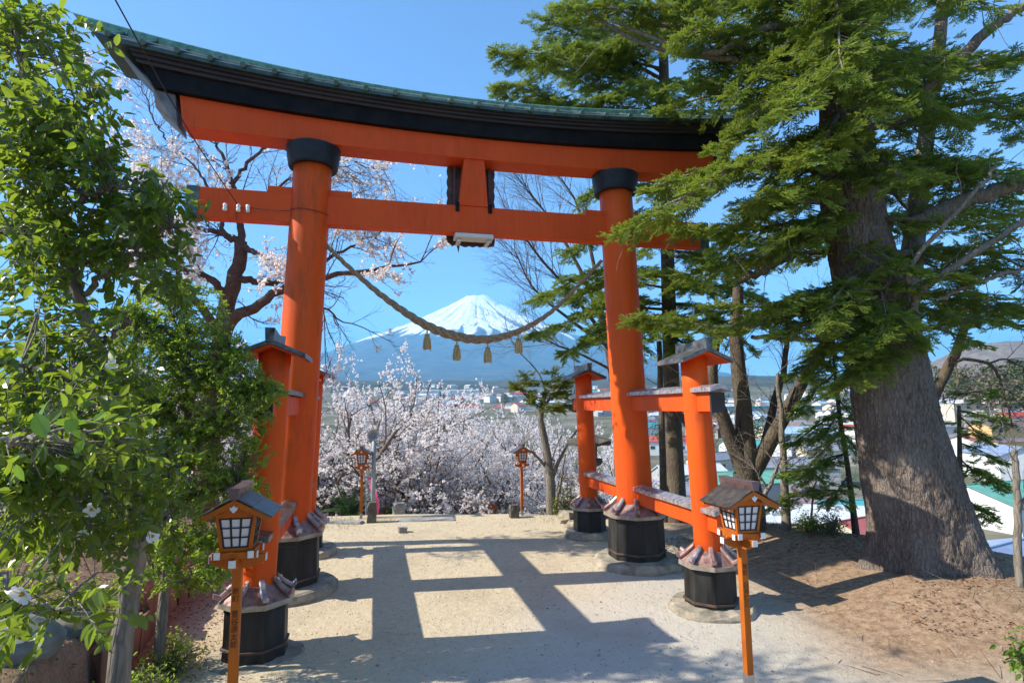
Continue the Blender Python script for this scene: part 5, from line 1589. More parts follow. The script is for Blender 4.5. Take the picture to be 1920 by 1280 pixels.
def make_camellia():
    limbs = [([(222, 1215, 4.7), (240, 1130, 4.7), (256, 1050, 4.65), (262, 960, 4.5), (246, 860, 4.3), (215, 740, 4.1), (170, 610, 3.9), (120, 470, 3.8), (75, 330, 3.7), (45, 190, 3.6), (30, 60, 3.6)], .085, .015),
             ([(150, 560, 3.9), (220, 500, 3.7), (290, 440, 3.6), (335, 425, 3.6)], .022, .006), ([(100, 420, 3.8), (160, 370, 3.6), (230, 350, 3.5), (280, 340, 3.5)], .02, .006), ([(185, 650, 4), (220, 620, 3.9), (250, 600, 3.8)], .02, .006), ([(225, 770, 4.1), (140, 720, 3.6), (60, 690, 3.3), (-40, 680, 3.1)], .028, .01),
             ([(240, 830, 4.3), (150, 830, 3.6), (80, 830, 3.0), (20, 830, 2.8)], .025, .008), ([(255, 900, 4.4), (290, 870, 4.2), (320, 850, 4.2)], .02, .006), ([(262, 960, 4.5), (180, 930, 3.9), (90, 930, 3.5), (0, 920, 3.3)], .025, .008), ([(258, 1020, 4.6), (300, 980, 4.4), (330, 960, 4.3)], .016, .006),
             ([(-60, 1000, 3.0), (0, 1080, 2.9), (70, 1130, 2.85), (190, 1160, 2.8)], .016, .005), ([(60, 280, 3.7), (120, 220, 3.6), (185, 190, 3.5)], .014, .005), ([(130, 500, 3.8), (60, 450, 3.5), (-20, 430, 3.4)], .02, .008), ([(-40, 840, 2.2), (40, 820, 2.15), (120, 815, 2.1), (200, 800, 2.1)], .010, .004)]
    blobs = [(65, 150, 115, 120, 3.2, 3.9, 46), (30, 60, 80, 60, 3.4, 3.9, 12), (110, 270, 110, 90, 3.2, 3.9, 36), (90, 360, 130, 80, 3.2, 4.0, 34), (235, 370, 85, 55, 3.3, 3.9, 26), (300, 425, 55, 35, 3.4, 3.8, 13), (60, 460, 110, 70, 3.2, 3.9, 28), (180, 470, 120, 60, 3.4, 4.0, 24),
             (310, 500, 40, 40, 3.5, 3.8, 7), (90, 590, 140, 60, 3.3, 4.0, 10), (60, 690, 150, 70, 3.0, 3.9, 26), (140, 620, 90, 50, 3.7, 4.2, 8), (120, 730, 130, 65, 3.2, 4.2, 30), (80, 820, 170, 70, 2.6, 3.8, 34), (150, 800, 90, 70, 3.7, 4.4, 12), (130, 880, 150, 65, 3.0, 4.3, 30),
             (60, 920, 140, 80, 2.9, 3.8, 34), (160, 950, 130, 55, 3.6, 4.5, 20), (100, 1000, 130, 40, 3.2, 4.0, 12), (100, 1140, 100, 35, 2.6, 3.0, 10), (205, 1090, 40, 25, 3.3, 3.6, 3)]
    blobs = [(*b[:6], int(b[6] * (1.35 if b[1] < 1050 else 1.0))) for b in blobs] + [(60, 250, 120, 200, 3.8, 4.6, 24), (240, 960, 110, 60, 4.0, 4.9, 22), (120, 1010, 140, 35, 4.0, 4.9, 20), (260, 860, 90, 60, 3.9, 4.6, 14), (60, 830, 130, 80, 3.6, 4.6, 24)]
    F, base, r, n = leafy_shrub('camellia_tree', 'glossy broad leaved camellia filling the left edge with a few white flowers', limbs, blobs, 601, M['bark_grey'], M['camellia'], .072, 9, 2, 'tree', tpl=leaf_tpl(.50, .07, .14))
    # fresh pale leaves in the sun, a few yellowed ones
    lp = []; ld = []
    for u, v, Y in ((70, 800, 2.15), (100, 795, 2.12), (150, 805, 2.1), (175, 790, 2.1), (130, 815, 2.12), (195, 795, 2.1), (60, 830, 2.2), (165, 812, 2.15), (85, 820, 2.1), (140, 850, 2.3), (30, 870, 2.4), (110, 870, 2.3)):
        lp.append(at(u, v, Y)); ld.append(nrm(np.array([.35, -.1, .8]) + .5 * r.standard_normal(3)))
    leaves(np.array(lp), np.array(ld), r, .088, 'young_leaves', M['youngleaf'], F, leaf_tpl(.56, .06, .05), base, droop=-.1)
    for u, v, Y in ((218, 730, 3.4), (285, 815, 3.7), (168, 162, 3.3), (225, 455, 3.4), (125, 470, 3.3)):
        leaves(at(u, v, Y)[None], np.array([[.3, 0, .6]]), r, .075, 'yellow_leaf', M['yellowleaf'], F, leaf_tpl(.5, .06, .1), base)
    for u, v, Y, s in ((212, 685, 3.3, .036), (242, 812, 3.4, .034), (172, 955, 3.4, .04), (285, 1005, 3.8, .04), (45, 1110, 2.7, .05), (155, 1003, 3.5, .03), (100, 236, 3.5, .035), (75, 150, 3.5, .03)):
        c = at(u, v, Y); mb = MB(); V = []
        ax = nrm(np.array([.25, -1, .25]) + .4 * r.standard_normal(3)); X, Yv, Z = frames(ax[None], np.array([[0, 0, 1.0]])); X, Yv, Z = X[0], Yv[0], Z[0]
        for k in range(6):
            an = k * math.pi / 3 + .2 * r.standard_normal(); d = math.cos(an) * Yv + math.sin(an) * Z; w = np.cross(X, d)
            o = c - base + X * .004 * (k % 2)
            V = [o, o + s * (.45 * d + .42 * w + .25 * X), o + s * (.95 * d + .36 * w + .34 * X), o + s * (1.05 * d + .3 * X), o + s * (.95 * d - .36 * w + .34 * X), o + s * (.45 * d - .42 * w + .25 * X)]
            mb.add(V, [(0, 1, 2, 3), (0, 3, 4, 5)], 0)
        P = [c - base + X * t * s for t in (.05, .3, .45)]
        mb.tube(P, [s * .2, s * .22, s * .1], 8, 1)
        mb.build('flower', [M['petal'], M['yellowleaf']], F)


make_camellia()


def make_shade_tree():
    # stands outside the frame; the leaf dappled shade at the near end of the path is its shadow
    T = Tree(640); r = T.r; x0, y0 = -7.9, 5.7; z0 = gz(x0, y0); base = np.array([x0, y0, z0])
    F = empty('broadleaf_tree', base, 0, 'tall evergreen off the left edge whose dappled shade lies across the near path', 'tree')
    P, D = T.path(base - np.array([0, 0, .1]), (.02, 0, 1), 6.6, 10, .04, .02); T.limb(P, .16, .06, 10)
    spec = [(6, .6, .75, .2, .12, .02, 6), (4, .6, .75, .2, .18, .0, 4), (0, 0, 0, 0, .2, .0, 3)]
    for k in range(18):
        an = k * 2.4; d = np.array([1.3 * math.cos(an), .45 * math.sin(an), .1 + .4 * r.random()]); T.grow(P[6 + k % 5], nrm(d), 1.7, .032, 0, spec)
    T.wood('branches', M['bark_grey'], F, base)
    p, d = scatter_along(T, .016, .04, r); k = (np.abs(p[:, 1] - 5.72) < .46) & (p[:, 0] < -5.9) & (p[:, 2] > 4.9); p, d = p[k], d[k]
    k = fbm(p[:, 0] * 1.4, p[:, 2] * 1.4 + p[:, 1], 3, 3) > -.17; p, d = p[k], d[k]
    leaves(p, d, r, .08, 'crown', M['camellia'], F, leaf_tpl(.50, .07, .14), base)


make_shade_tree()


leafy_shrub('small_leaved_shrub', 'dense bright green small leaved shrub left of the near left short post',
            [([(300, 1160, 6.9), (318, 1040, 6.9), (330, 940, 6.8), (345, 830, 6.8), (352, 720, 6.8), (330, 610, 6.8), (310, 540, 6.8)], .06, .012), ([(340, 860, 6.8), (400, 800, 6.7), (450, 750, 6.6), (500, 720, 6.6)], .025, .006), ([(345, 800, 6.8), (280, 760, 6.6), (220, 740, 6.5)], .02, .006),
             ([(330, 940, 6.8), (400, 920, 6.7), (450, 920, 6.6)], .02, .006), ([(350, 730, 6.8), (400, 690, 6.7), (435, 640, 6.7)], .02, .006), ([(320, 1030, 6.9), (370, 1020, 6.7), (430, 1010, 6.6)], .015, .005), ([(318, 1050, 6.9), (280, 1060, 6.6), (330, 1090, 6.3), (390, 1075, 6.3)], .015, .005), ([(335, 620, 6.8), (270, 600, 6.7), (230, 580, 6.6)], .015, .006)],
            [(*b[:6], int(b[6] * 1.35)) for b in [(260, 700, 80, 90, 6.4, 7.2, 110), (250, 820, 80, 70, 6.4, 7.2, 90), (260, 930, 70, 60, 6.3, 7.0, 60), (330, 590, 95, 60, 6.4, 7.2, 190), (380, 670, 85, 60, 6.4, 7.2, 220), (300, 690, 95, 60, 6.4, 7.2, 170), (440, 700, 50, 40, 6.4, 6.9, 90), (490, 735, 42, 22, 6.4, 6.7, 50), (380, 760, 100, 50, 6.3, 7.2, 220), (460, 780, 45, 40, 6.4, 6.9, 50), (300, 790, 90, 60, 6.4, 7.2, 150), (410, 840, 75, 40, 6.4, 7.0, 130), (470, 855, 40, 25, 6.4, 6.7, 26),
             (440, 920, 60, 32, 6.4, 6.8, 56), (340, 900, 90, 50, 6.4, 7.1, 120), (300, 960, 80, 40, 6.4, 7.0, 90), (350, 1030, 75, 32, 6.2, 6.9, 100), (400, 1000, 55, 28, 6.4, 6.7, 40), (330, 1085, 80, 28, 6.1, 6.7, 50), (400, 1080, 40, 20, 6.2, 6.5, 22), (250, 620, 60, 50, 6.4, 7.0, 60), (310, 545, 50, 22, 6.6, 7.0, 30)]],
            602, M['bark_grey'], M['holly'], .027, 11, 4, 'shrub', tpl=leaf_tpl(.55, .05, .08), r_tw=.003)


# ------------------------------------------------------------------ town below
def place(u, v, hgt):
    """where a roof seen at this pixel stands if it rises hgt above the plain"""
    ms = np.exp(np.linspace(math.log(72), math.log(6000), 900)); d = at(u, v, 1.0) - CAM
    P = CAM[None] + d[None] * ms[:, None]; G = hfun(P[:, 0], P[:, 1]) + hgt
    k = np.nonzero(P[:, 2] <= G)[0]; i = int(k[0]) if len(k) else 899
    return float(P[i, 0]), float(P[i, 1]), float(G[i] - hgt), float(ms[i])


def house(x, y, z, w, d, h, rz, roofm, wallm, label, pitch=.42, nwin=3, floors=1, flat=False, group=None, windows=True, hip=False, yellow=None, cat='house'):
    H = empty('house', (x, y, z - .5), rz, label, cat, group)
    e = h + .5
    rise = 0 if flat else d / 2 * pitch
    mb = MB()
    if flat:
        mb.box(-w / 2, w / 2, -d / 2, d / 2, 0, e)
    else:
        mb.prism([(-d / 2, 0), (d / 2, 0), (d / 2, e), (0, e + rise), (-d / 2, e)], -w / 2, w / 2)
        V = np.concatenate(mb.V); mb.V = [np.stack([V[:, 1], V[:, 0], V[:, 2]], 1)]
    mb.build('wall', wallm, H)
    r = MB(); o = .45
    if flat:
        r.box(-w / 2 - .12, w / 2 + .12, -d / 2 - .12, d / 2 + .12, e, e + .35)
        r.box(-w * .12, w * .2, -d * .2, d * .2, e + .35, e + 2.2)
    else:
        for s in (-1, 1):
            k = o * pitch; yE = s * (d / 2 + o)
            V = [(-w / 2 - o, yE, e - k + .02), (w / 2 + o, yE, e - k + .02), (w / 2 + o, 0, e + rise + .02), (-w / 2 - o, 0, e + rise + .02)]
            V += [(a, b, c + .16) for a, b, c in V]
            r.hexa(V)
        r.tube([(-w / 2 - o, 0, e + rise + .2), (w / 2 + o, 0, e + rise + .2)], [.16, .16], 8)
    r.build('roof', roofm, H)
    if windows:
        fh = h / floors
        for f in range(floors):
            zc = .5 + fh * f + fh * .55
            for s in (-1,):
                for i in range(nwin):
                    xc = -w / 2 + w * (i + .5) / nwin; ww = min(.9, w / nwin * .32)
                    fr = MB().box(xc - ww - .08, xc + ww + .08, -d / 2 - .06, -d / 2 + .02, zc - .72, zc + .72).build('window', M['white'], H)
                    MB().box(xc - ww, xc + ww, -d / 2 - .075, -d / 2 - .062, zc - .64, zc + .64).build('pane', M['yellowpane'] if yellow == i else M['glass'], fr)
    return H


M['yellowpane'] = plain('yellow_blind', (.75, .58, .06), .6, var=.05)
W, RF = M, M
HL = [  # u, v (ridge or roof edge), rise above plain, width px, depth m, rot, roof, wall, label, kwargs
    (1885, 905, 7, 210, 16, .35, 'roofgreen', 'wallwhite', 'long green sheet roof at the right edge below the white house', dict(pitch=.35)),
    (1872, 835, 9, 130, 10, 1.35, 'roofblue', 'wallwhite', 'white gabled house with one yellow window above the green roof', dict(nwin=3, floors=2, yellow=1)),
    (1905, 1035, 7, 190, 11, .5, 'roofblue', 'wallgrey', 'blue grey sheet roof lowest at the right edge beside the fir', dict(pitch=.3)),
    (1885, 790, 8, 120, 9, .2, 'roofbrown', 'wallyellow', 'ochre house with a brown tiled roof at the right edge', dict(floors=2)),
    (1890, 822, 6, 110, 8, .25, 'roofbrown', 'wallyellow', 'low ochre house with a grey brown lean roof in front of the other ochre house', dict(pitch=.25)),
    (1808, 758, 10, 95, 14, .1, 'concrete', 'wallcream', 'flat cream building with red trim under the wooded hill', dict(flat=True, floors=3, nwin=5)),
    (1800, 815, 7, 60, 9, .8, 'roofred', 'wallwhite', 'small white house with a red roof right behind the huge trunk', {}),
    (1525, 950, 6, 230, 12, -.25, 'roofwhite', 'wallgrey', 'broad pale grey roof just beyond the mound right of the lantern', dict(pitch=.28)),
    (1606, 975, 6, 90, 8, .5, 'roofred', 'wallcream', 'red sheet roof beside the left edge of the huge trunk', {}),
    (1585, 940, 6, 95, 8, .1, 'roofteal', 'wallwhite', 'teal sheet roof left of the huge trunk', {}),
    (1395, 885, 7, 170, 12, .15, 'roofgreen', 'wallgrey', 'pale green sheet roof behind the forked tree', dict(pitch=.3)),
    (1478, 858, 7, 150, 10, -.2, 'roofgrey', 'wallgrey', 'grey tiled house right of the forked tree', {}),
    (1500, 800, 8, 120, 12, .1, 'roofsky', 'wallwhite', 'light blue roofed long house between the tree limbs', dict(floors=2)),
    (1470, 828, 6, 100, 9, .9, 'roofwhite', 'wallwhite', 'white house with a pale gable between the forked limbs', {}),
    (1520, 905, 7, 75, 8, 1.3, 'roofbrown', 'wallpink', 'dull pink walled house with a brown gable beside the young fir', dict(floors=2, nwin=2)),
    (1262, 818, 7, 105, 9, -.15, 'roofred', 'wallwhite', 'white house with a faded red roof behind the thin trunks', dict(floors=1, nwin=4)),
    (1152, 752, 13, 75, 12, .2, 'concrete', 'wallgrey', 'pale grey four storey block between the right pillars', dict(flat=True, floors=4, nwin=4)),
    (1390, 826, 6, 70, 8, .1, 'roofteal', 'wallwhite', 'small teal roof between the forked limbs', {}),
    (1292, 872, 6, 120, 9, .2, 'roofwhite', 'wallgrey', 'pale roofed shed right of the big right pillar', {}),
    (1250, 905, 6, 90, 8, -.4, 'roofgrey', 'wallwhite', 'grey roofed house low between the big and the near short pillar', {}),
    (1335, 850, 6, 90, 8, .6, 'roofgrey', 'wallcream', 'cream house with grey tiles behind the near short post', {}),
    (1650, 800, 8, 120, 10, .2, 'roofgrey', 'wallwhite', 'white house hidden mostly behind the huge trunk', {}),
    (1560, 830, 7, 110, 10, -.1, 'roofgrey', 'wallcream', 'cream house with dark tiles left of the huge trunk', {}),
    (420, 868, 7, 150, 11, .2, 'roofteal', 'wallwhite', 'pale teal roof glimpsed through the small leaved shrub', {}),
    (330, 905, 6, 170, 11, -.2, 'roofwhite', 'wallwhite', 'white roof glimpsed left of the near left lantern', {}),
    (230, 860, 7, 150, 10, .1, 'roofgrey', 'wallcream', 'grey roof glimpsed behind the camellia trunk', {}),
    (90, 850, 7, 160, 10, .3, 'roofsky', 'wallwhite', 'light roof far left behind the camellia', {}),
    (845, 731, 12, 105, 40, .1, 'roofwhite', 'wallwhite', 'big white factory hall in the town below the mountain', dict(pitch=.08, windows=False, cat='factory')),
    (790, 738, 10, 62, 30, .1, 'roofsky', 'wallwhite', 'white and pale blue hall left of the big factory', dict(pitch=.1, windows=False, cat='factory')),
    (1010, 728, 14, 52, 20, .05, 'concrete', 'wallcream', 'long cream apartment block in the far town right of the rope tassels', dict(flat=True, floors=4, nwin=9, cat='apartment block')),
    (826, 757, 7, 36, 10, .1, 'roofred', 'wallwhite', 'red roof peeping over the blossom left of the factory', {}),
    (880, 760, 6, 40, 10, -.1, 'roofred', 'wallwhite', 'pinkish red roof peeping over the blossom in the centre', {}),
    (945, 745, 7, 46, 12, .2, 'roofbrown', 'wallcream', 'brown roofed house right of the far dark conifer', {}),
    (1035, 750, 8, 60, 14, .1, 'roofwhite', 'wallgrey', 'pale shed roof left of the farthest short post', {}),
    (985, 755, 6, 44, 10, .3, 'roofgreen', 'wallwhite', 'green roofed house above the centre cherry blossom', {}),
    (905, 742, 8, 34, 12, .0, 'roofsky', 'wallwhite', 'small blue roofed house beside the dark far conifer', {})]
for (u, v, hg, wpx, d, rz, rf, wl, lab, kw) in HL:
    x, y, z, Y = place(u, v, hg)
    w = max(6, wpx * Y / FPX)
    kw = dict(kw); pt = kw.get('pitch', .42); fl = kw.get('flat', False)
    h = hg - (0 if fl else d / 2 * pt); h = max(h, 2.6)
    house(x, y, z, w, d, h, rz, M[rf], M[wl], lab, **kw)

# lots of small far houses share four shapes
_rg = np.random.default_rng(31)
fars = []
_spots = [(_rg.uniform(640, 1140), _rg.uniform(722, 760)) for i in range(85)] + [(_rg.uniform(1180, 1760), _rg.uniform(732, 800)) for i in range(120)] + [(_rg.uniform(1700, 1960), _rg.uniform(745, 790)) for i in range(14)] + [(_rg.uniform(-20, 560), _rg.uniform(735, 830)) for i in range(45)]
_FL = [('roofgrey', 'wallwhite', 'small white house with a grey roof in the far town'), ('roofsky', 'wallwhite', 'small white house with a light blue roof in the far town'), ('roofbrown', 'wallcream', 'small cream house with a brown roof in the far town'),
       ('roofwhite', 'wallgrey', 'small grey house with a pale roof in the far town'), ('roofteal', 'wallwhite', 'small house with a teal roof in the far town'), ('roofred', 'wallcream', 'small house with a red roof in the far town')]
_W = [0, 0, 1, 1, 2, 3, 3, 4, 5]
for (u, v) in _spots:
    k = _W[int(_rg.integers(0, len(_W)))]; x, y, z, Y = place(u, v, 7)
    rz = float(_rg.normal(.1, .5)); sc = float(_rg.uniform(.8, 1.25)) * (1 + (Y > 900) * .5)
    f = next((q for q in fars if q[0] == k), None)
    if f is None:
        H = house(x, y, z, 11, 8.5, 5, rz, M[_FL[k][0]], M[_FL[k][1]], _FL[k][2], windows=False, group='%s houses of the far town' % ['grey roofed', 'blue roofed', 'brown roofed', 'pale roofed', 'teal roofed', 'red roofed'][k])
        fars.append((k, H)); H.scale = (sc * 1.1, sc, sc)
    else:
        H0 = f[1]; H = H0.copy(); link(H); H.location = (x, y, z - .5); H.rotation_euler = (0, 0, rz); H.scale = (sc * float(_rg.uniform(.8, 1.6)), sc, sc * float(_rg.uniform(.8, 1.2)))
        for c in [c for c in H0.children]:
            q = c.copy(); link(q); q.parent = H


# elevated road with green rails
def elevated_road():
    a = place(1290, 757, 12); b = place(1480, 750, 12)
    A = np.array([a[0], a[1], a[2] + 9]); B = np.array([b[0], b[1], b[2] + 9]); A, B = A + (A - B) * .8, B + (B - A) * .8
    L = np.linalg.norm((B - A)[:2]); rz = math.atan2(B[1] - A[1], B[0] - A[0])
    E_ = empty('elevated_road', A, rz, 'elevated road on grey piers with pale green rails crossing the town', 'viaduct')
    MB().box(0, L, -5, 5, -.9, .6).build('deck', M['concrete'], E_)
    for s in (-1, 1): MB().box(0, L, s * 5.1 - .06, s * 5.1 + .06, .6, 2.6).build('rail', M['roofteal'], E_)
    for i in range(int(L / 28)):
        MB().box(14 + i * 28 - 1, 14 + i * 28 + 1, -3, 3, -16, -.9).build('pier', M['concrete'], E_)


elevated_road()


def utility_pole(u, v, hg, label):
    x, y, z, Y = place(u, v, hg)
    U = empty('utility_pole', (x, y, z), .3, label, 'utility pole')
    MB().lathe([(.17, -.5), (.12, hg), (.02, hg + .02)], 10).build('pole', M['concrete'], U)
    for dz in (.5, 1.2, 2.2): MB().box(-1.0, 1.0, -.05, .05, hg - dz - .05, hg - dz + .05).build('crossarm', M['steel'], U)
    MB().lathe([(.2, hg - 3.6), (.22, hg - 3.5), (.22, hg - 2.8), (.2, hg - 2.7)], 12, (.35, -.2)).build('transformer', M['horn'], U)


utility_pole(1855, 762, 12, 'grey utility pole in front of the flat cream building')
utility_pole(1546, 880, 10, 'grey utility pole beside the young drooping fir')
utility_pole(1316, 790, 11, 'grey utility pole behind the near right short post')


# far trees -------------------------------------------------------------------
def far_tree_proto(seed, mat, bark, H=12, wide=.36, trunkh=.3, n=900, conif=False, size=.6):
    r = np.random.default_rng(seed); T = Tree(seed)
    P, D = T.path((0, 0, -1), (0, 0, 1), H * .92 + 1, 8, .05, .02); T.limb(P, .22, .04, 7)
    pts = []
    for k in range(16):
        t = trunkh + (1 - trunkh) * (k + r.random()) / 16; q = P[min(8, int(t * 8))]
        rad = H * wide * ((1 - t) ** .7 * .9 + .08 if conif else math.sqrt(max(.05, 1 - ((t - .62) / .5) ** 2)))
        an = k * 2.4; d = np.array([math.cos(an), math.sin(an), .3 if not conif else -.1])
        B, _ = T.path(np.array([q[0], q[1], t * H]), d, rad, 4, .12, .02); T.twig(B, .05, .012)
        for b in B[1:]: pts += [b + r.standard_normal(3) * np.array([.16, .16, .10]) * rad * .9 for _ in range(n // 64)]
    p = np.array(pts); d = r.standard_normal(p.shape)
    return T, p, nrm(d), size


def plant_far(spots, protos, group, labels, hrange):
    first = {}; rg = np.random.default_rng(len(spots) + 3)
    for i, sp in enumerate(spots):
        u, v, hg, k = sp[:4]
        x, y, z, Y = place(u, v, hg)
        F = empty('far_tree', (x, y, z), float(rg.random() * 6.28), sp[4] if len(sp) > 4 else labels[k], 'tree', group[k])
        sc = hg / 12.0; F.scale = (sc * float(rg.uniform(.85, 1.2)),) * 2 + (sc,)
        if k not in first:
            T, p, d, size = protos[k][0]; mat, bark = protos[k][1:]
            first[k] = (T.wood('trunk', bark, F), leaves(p, d, T.r, size, 'crown', mat, F, LEAF if False else (np.array([(0, 0, 0), (.5, -.45, .1), (1, 0, 0), (.5, .45, .1)], float), np.array([(0, 1, 2, 3)])), droop=0, spread=1))
        else:
            for o in first[k]:
                c = o.copy(); link(c); c.parent = F


_rg = np.random.default_rng(77)
_fp = [(far_tree_proto(1, None, None), M['farleaf'], M['bark_grey']), (far_tree_proto(2, None, None, wide=.22, trunkh=.08, conif=True), M['fardark'], M['bark_dark']), (far_tree_proto(3, None, None, n=500, size=.42, wide=.4), M['farbrown'], M['bark_grey']),
       (far_tree_proto(4, None, None, H=12, wide=.26, trunkh=.5, n=700), M['farleaf'], M['bark_dark'])]
_sp = [(905, 726, 20, 1, 'pointed dark conifer in the far town right of the factory')]
_sp += [(float(_rg.uniform(620, 1130)), float(_rg.uniform(716, 745)), float(_rg.uniform(11, 17)), int(_rg.choice([0, 1, 1, 2]))) for i in range(60)]
_sp += [(float(_rg.uniform(1190, 1760)), float(_rg.uniform(718, 790)), float(_rg.uniform(8, 14)), int(_rg.choice([0, 1, 1, 2]))) for i in range(60)]
_sp += [(1750 + 13 * i + float(_rg.uniform(-8, 8)), float(_rg.uniform(676, 708)), float(_rg.uniform(20, 27)), int(_rg.choice([3, 3, 0, 2]))) for i in range(17)]
_sp += [(1745 + 22 * i + float(_rg.uniform(-8, 8)), float(_rg.uniform(712, 745)), float(_rg.uniform(10, 15)), int(_rg.choice([0, 2, 1]))) for i in range(10)]
_sp += [(float(_rg.uniform(-20, 560)), float(_rg.uniform(720, 800)), float(_rg.uniform(9, 15)), int(_rg.choice([0, 1, 2, 2]))) for i in range(22)]
plant_far(_sp, _fp, ['olive far trees', 'dark far conifers', 'brown far trees', 'tall far pines'], ['olive green tree among the far houses', 'dark conifer among the far houses', 'brown leafless crown among the far houses', 'tall slim pine under the wooded hill'], None)


# ------------------------------------------------------------------ near odds and ends
def retaining_boards():
    ys = np.arange(6.0, 12.2, .36); pts = [(float(bank_x(np.array([y]))[0]), y) for y in ys]
    c = pts[len(pts) // 2]; B = empty('board_fence', (c[0], c[1], gz(c[0] + .6, c[1])), 0, 'low weathered reddish board fence holding back the left bank', 'fence')
    for i in range(len(pts) - 1):
        (x0, y0), (x1, y1) = pts[i], pts[i + 1]
        z = gz(max(x0, x1) + .25, .5 * (y0 + y1)); t = .42 + .14 * random.random(); lean = .05 * random.uniform(-1, 1); g = .012
        V = [(x0 + .03, y0 + g, z - .15), (x0 + .07, y0 + g, z - .15), (x1 + .07, y1 - g, z - .15), (x1 + .03, y1 - g, z - .15), (x0 + .03 + lean, y0 + g, z + t), (x0 + .07 + lean, y0 + g, z + t), (x1 + .07 + lean, y1 - g, z + t - .02), (x1 + .03 + lean, y1 - g, z + t - .02)]
        mb = MB().hexa([(a - B.location[0], b - B.location[1], cc - B.location[2]) for a, b, cc in V]); mb.build('board', M['plank'], B, bevel=.004)


retaining_boards()


def boulder(u, v, Y, s, label, seed, mat='rock', sink=.35, zs=.7):
    c = at(u, v, Y); rg = np.random.default_rng(seed); nA, nB = 18, 10; secs = []
    for i in range(nB):
        th = math.pi * (i + .5) / nB
        secs.append([tuple(s * np.array([math.sin(th) * math.cos(a), math.sin(th) * math.sin(a), zs * math.cos(th)]) * (1 + .5 * float(fbm(np.array([math.sin(th) * math.cos(a) * 1.4 + seed]), np.array([math.sin(th) * math.sin(a) * 1.4 + math.cos(th) * 1.3]), seed, 3)[0]))) for a in 2 * math.pi * np.arange(nA) / nA])
    o = MB().loft(secs).build('boulder', M[mat], None, smooth=False, loc=(c[0], c[1], gz(c[0], c[1]) + s * zs * (1 - sink * 2) * .5)); o.rotation_euler = (0, 0, seed)
    tag(o, label, 'rock', 'rocks on the left bank')


boulder(30, 1120, 5.0, .33, 'pale angular boulder at the left edge under the camellia', 21)
boulder(255, 1255, 4.9, .30, 'dark mossy rock at the corner of the left bank', 22, 'darkstone')
boulder(205, 1200, 5.2, .24, 'low mossy rock at the foot of the camellia trunk', 23, 'darkstone')
boulder(150, 1115, 6.2, .26, 'dark rock deep in the shade behind the camellia trunk', 24, 'darkstone')


def broadleaf_bush(name, label, u, v, Y, rx, rz_, n, seed, mat, size, cat='shrub', group=None, per=8):
    c = at(u, v, Y); z = gz(c[0], c[1]); base = np.array([c[0], c[1], z]); F = empty(name, base, 0, label, cat, group); T = Tree(seed); r = T.r
    lp = []; ld = []
    for i in range(n):
        a = r.random() * 6.283; e = math.acos(r.random() ** .7); d = np.array([math.cos(a) * math.sin(e) * rx, math.sin(a) * math.sin(e) * rx, math.cos(e) * rz_]) * (.6 + .45 * r.random())
        Q = spline([base + .05 * r.standard_normal(3), base + d * .55 + np.array([0, 0, .12 * rz_]), base + d], 6); T.twig(Q, .010, .003); D = nrm(np.gradient(Q, axis=0))
        for q in range(per): k = r.integers(2, 6); lp.append(Q[k] + .04 * r.standard_normal(3)); ld.append(D[k])
    T.wood('stems', M['bark_grey'], F, base); leaves(np.array(lp), np.array(ld), r, size, 'foliage', mat, F, LEAF, base)


broadleaf_bush('shrub', 'yellow green shrub behind the farthest short post', 1062, 955, 17.2, .55, 1.5, 120, 31, M['bushleaf'], .09)
broadleaf_bush('shrub', 'bright leafy bush poking in at the lower right corner', 1935, 1120, 6.0, .34, .55, 70, 32, M['brightleaf'], .075)
broadleaf_bush('shrub', 'small green bush at the mound edge beside the red roof', 1560, 985, 12.0, .35, .5, 60, 33, M['brightleaf'], .05)
broadleaf_bush('shrub', 'low dark bush at the mound edge left of the huge trunk', 1520, 985, 12.3, .45, .45, 70, 34, M['holly'], .05)
broadleaf_bush('shrub', 'dull olive bush behind the far left lantern', 760, 940, 18.6, .8, 1.5, 120, 35, M['bushleaf'], .06)
broadleaf_bush('shrub', 'small sunlit weed beside the pale boulder at left', 75, 1110, 4.4, .12, .22, 26, 36, M['brightleaf'], .04)


broadleaf_bush('shrub', 'low dark undergrowth between the camellia trunk and the board fence', 262, 1150, 5.7, .42, .42, 80, 41, M['holly'], .04, per=10)
broadleaf_bush('shrub', 'leafy undergrowth on the bank behind the camellia trunk', 150, 1075, 6.6, .7, .6, 110, 42, M['holly'], .045, per=10)
broadleaf_bush('shrub', 'leafy undergrowth at the top of the bank far left', 20, 1040, 6.4, .7, .7, 100, 43, M['holly'], .05, per=10)
broadleaf_bush('shrub', 'low green tuft at the foot of the small leaved shrub', 330, 1110, 7.0, .45, .45, 90, 44, M['holly'], .035, per=10)
broadleaf_bush('shrub', 'dark seedling clump in the lower left corner beside the pale boulder', 120, 1215, 4.9, .3, .26, 50, 45, M['holly'], .04, per=9)


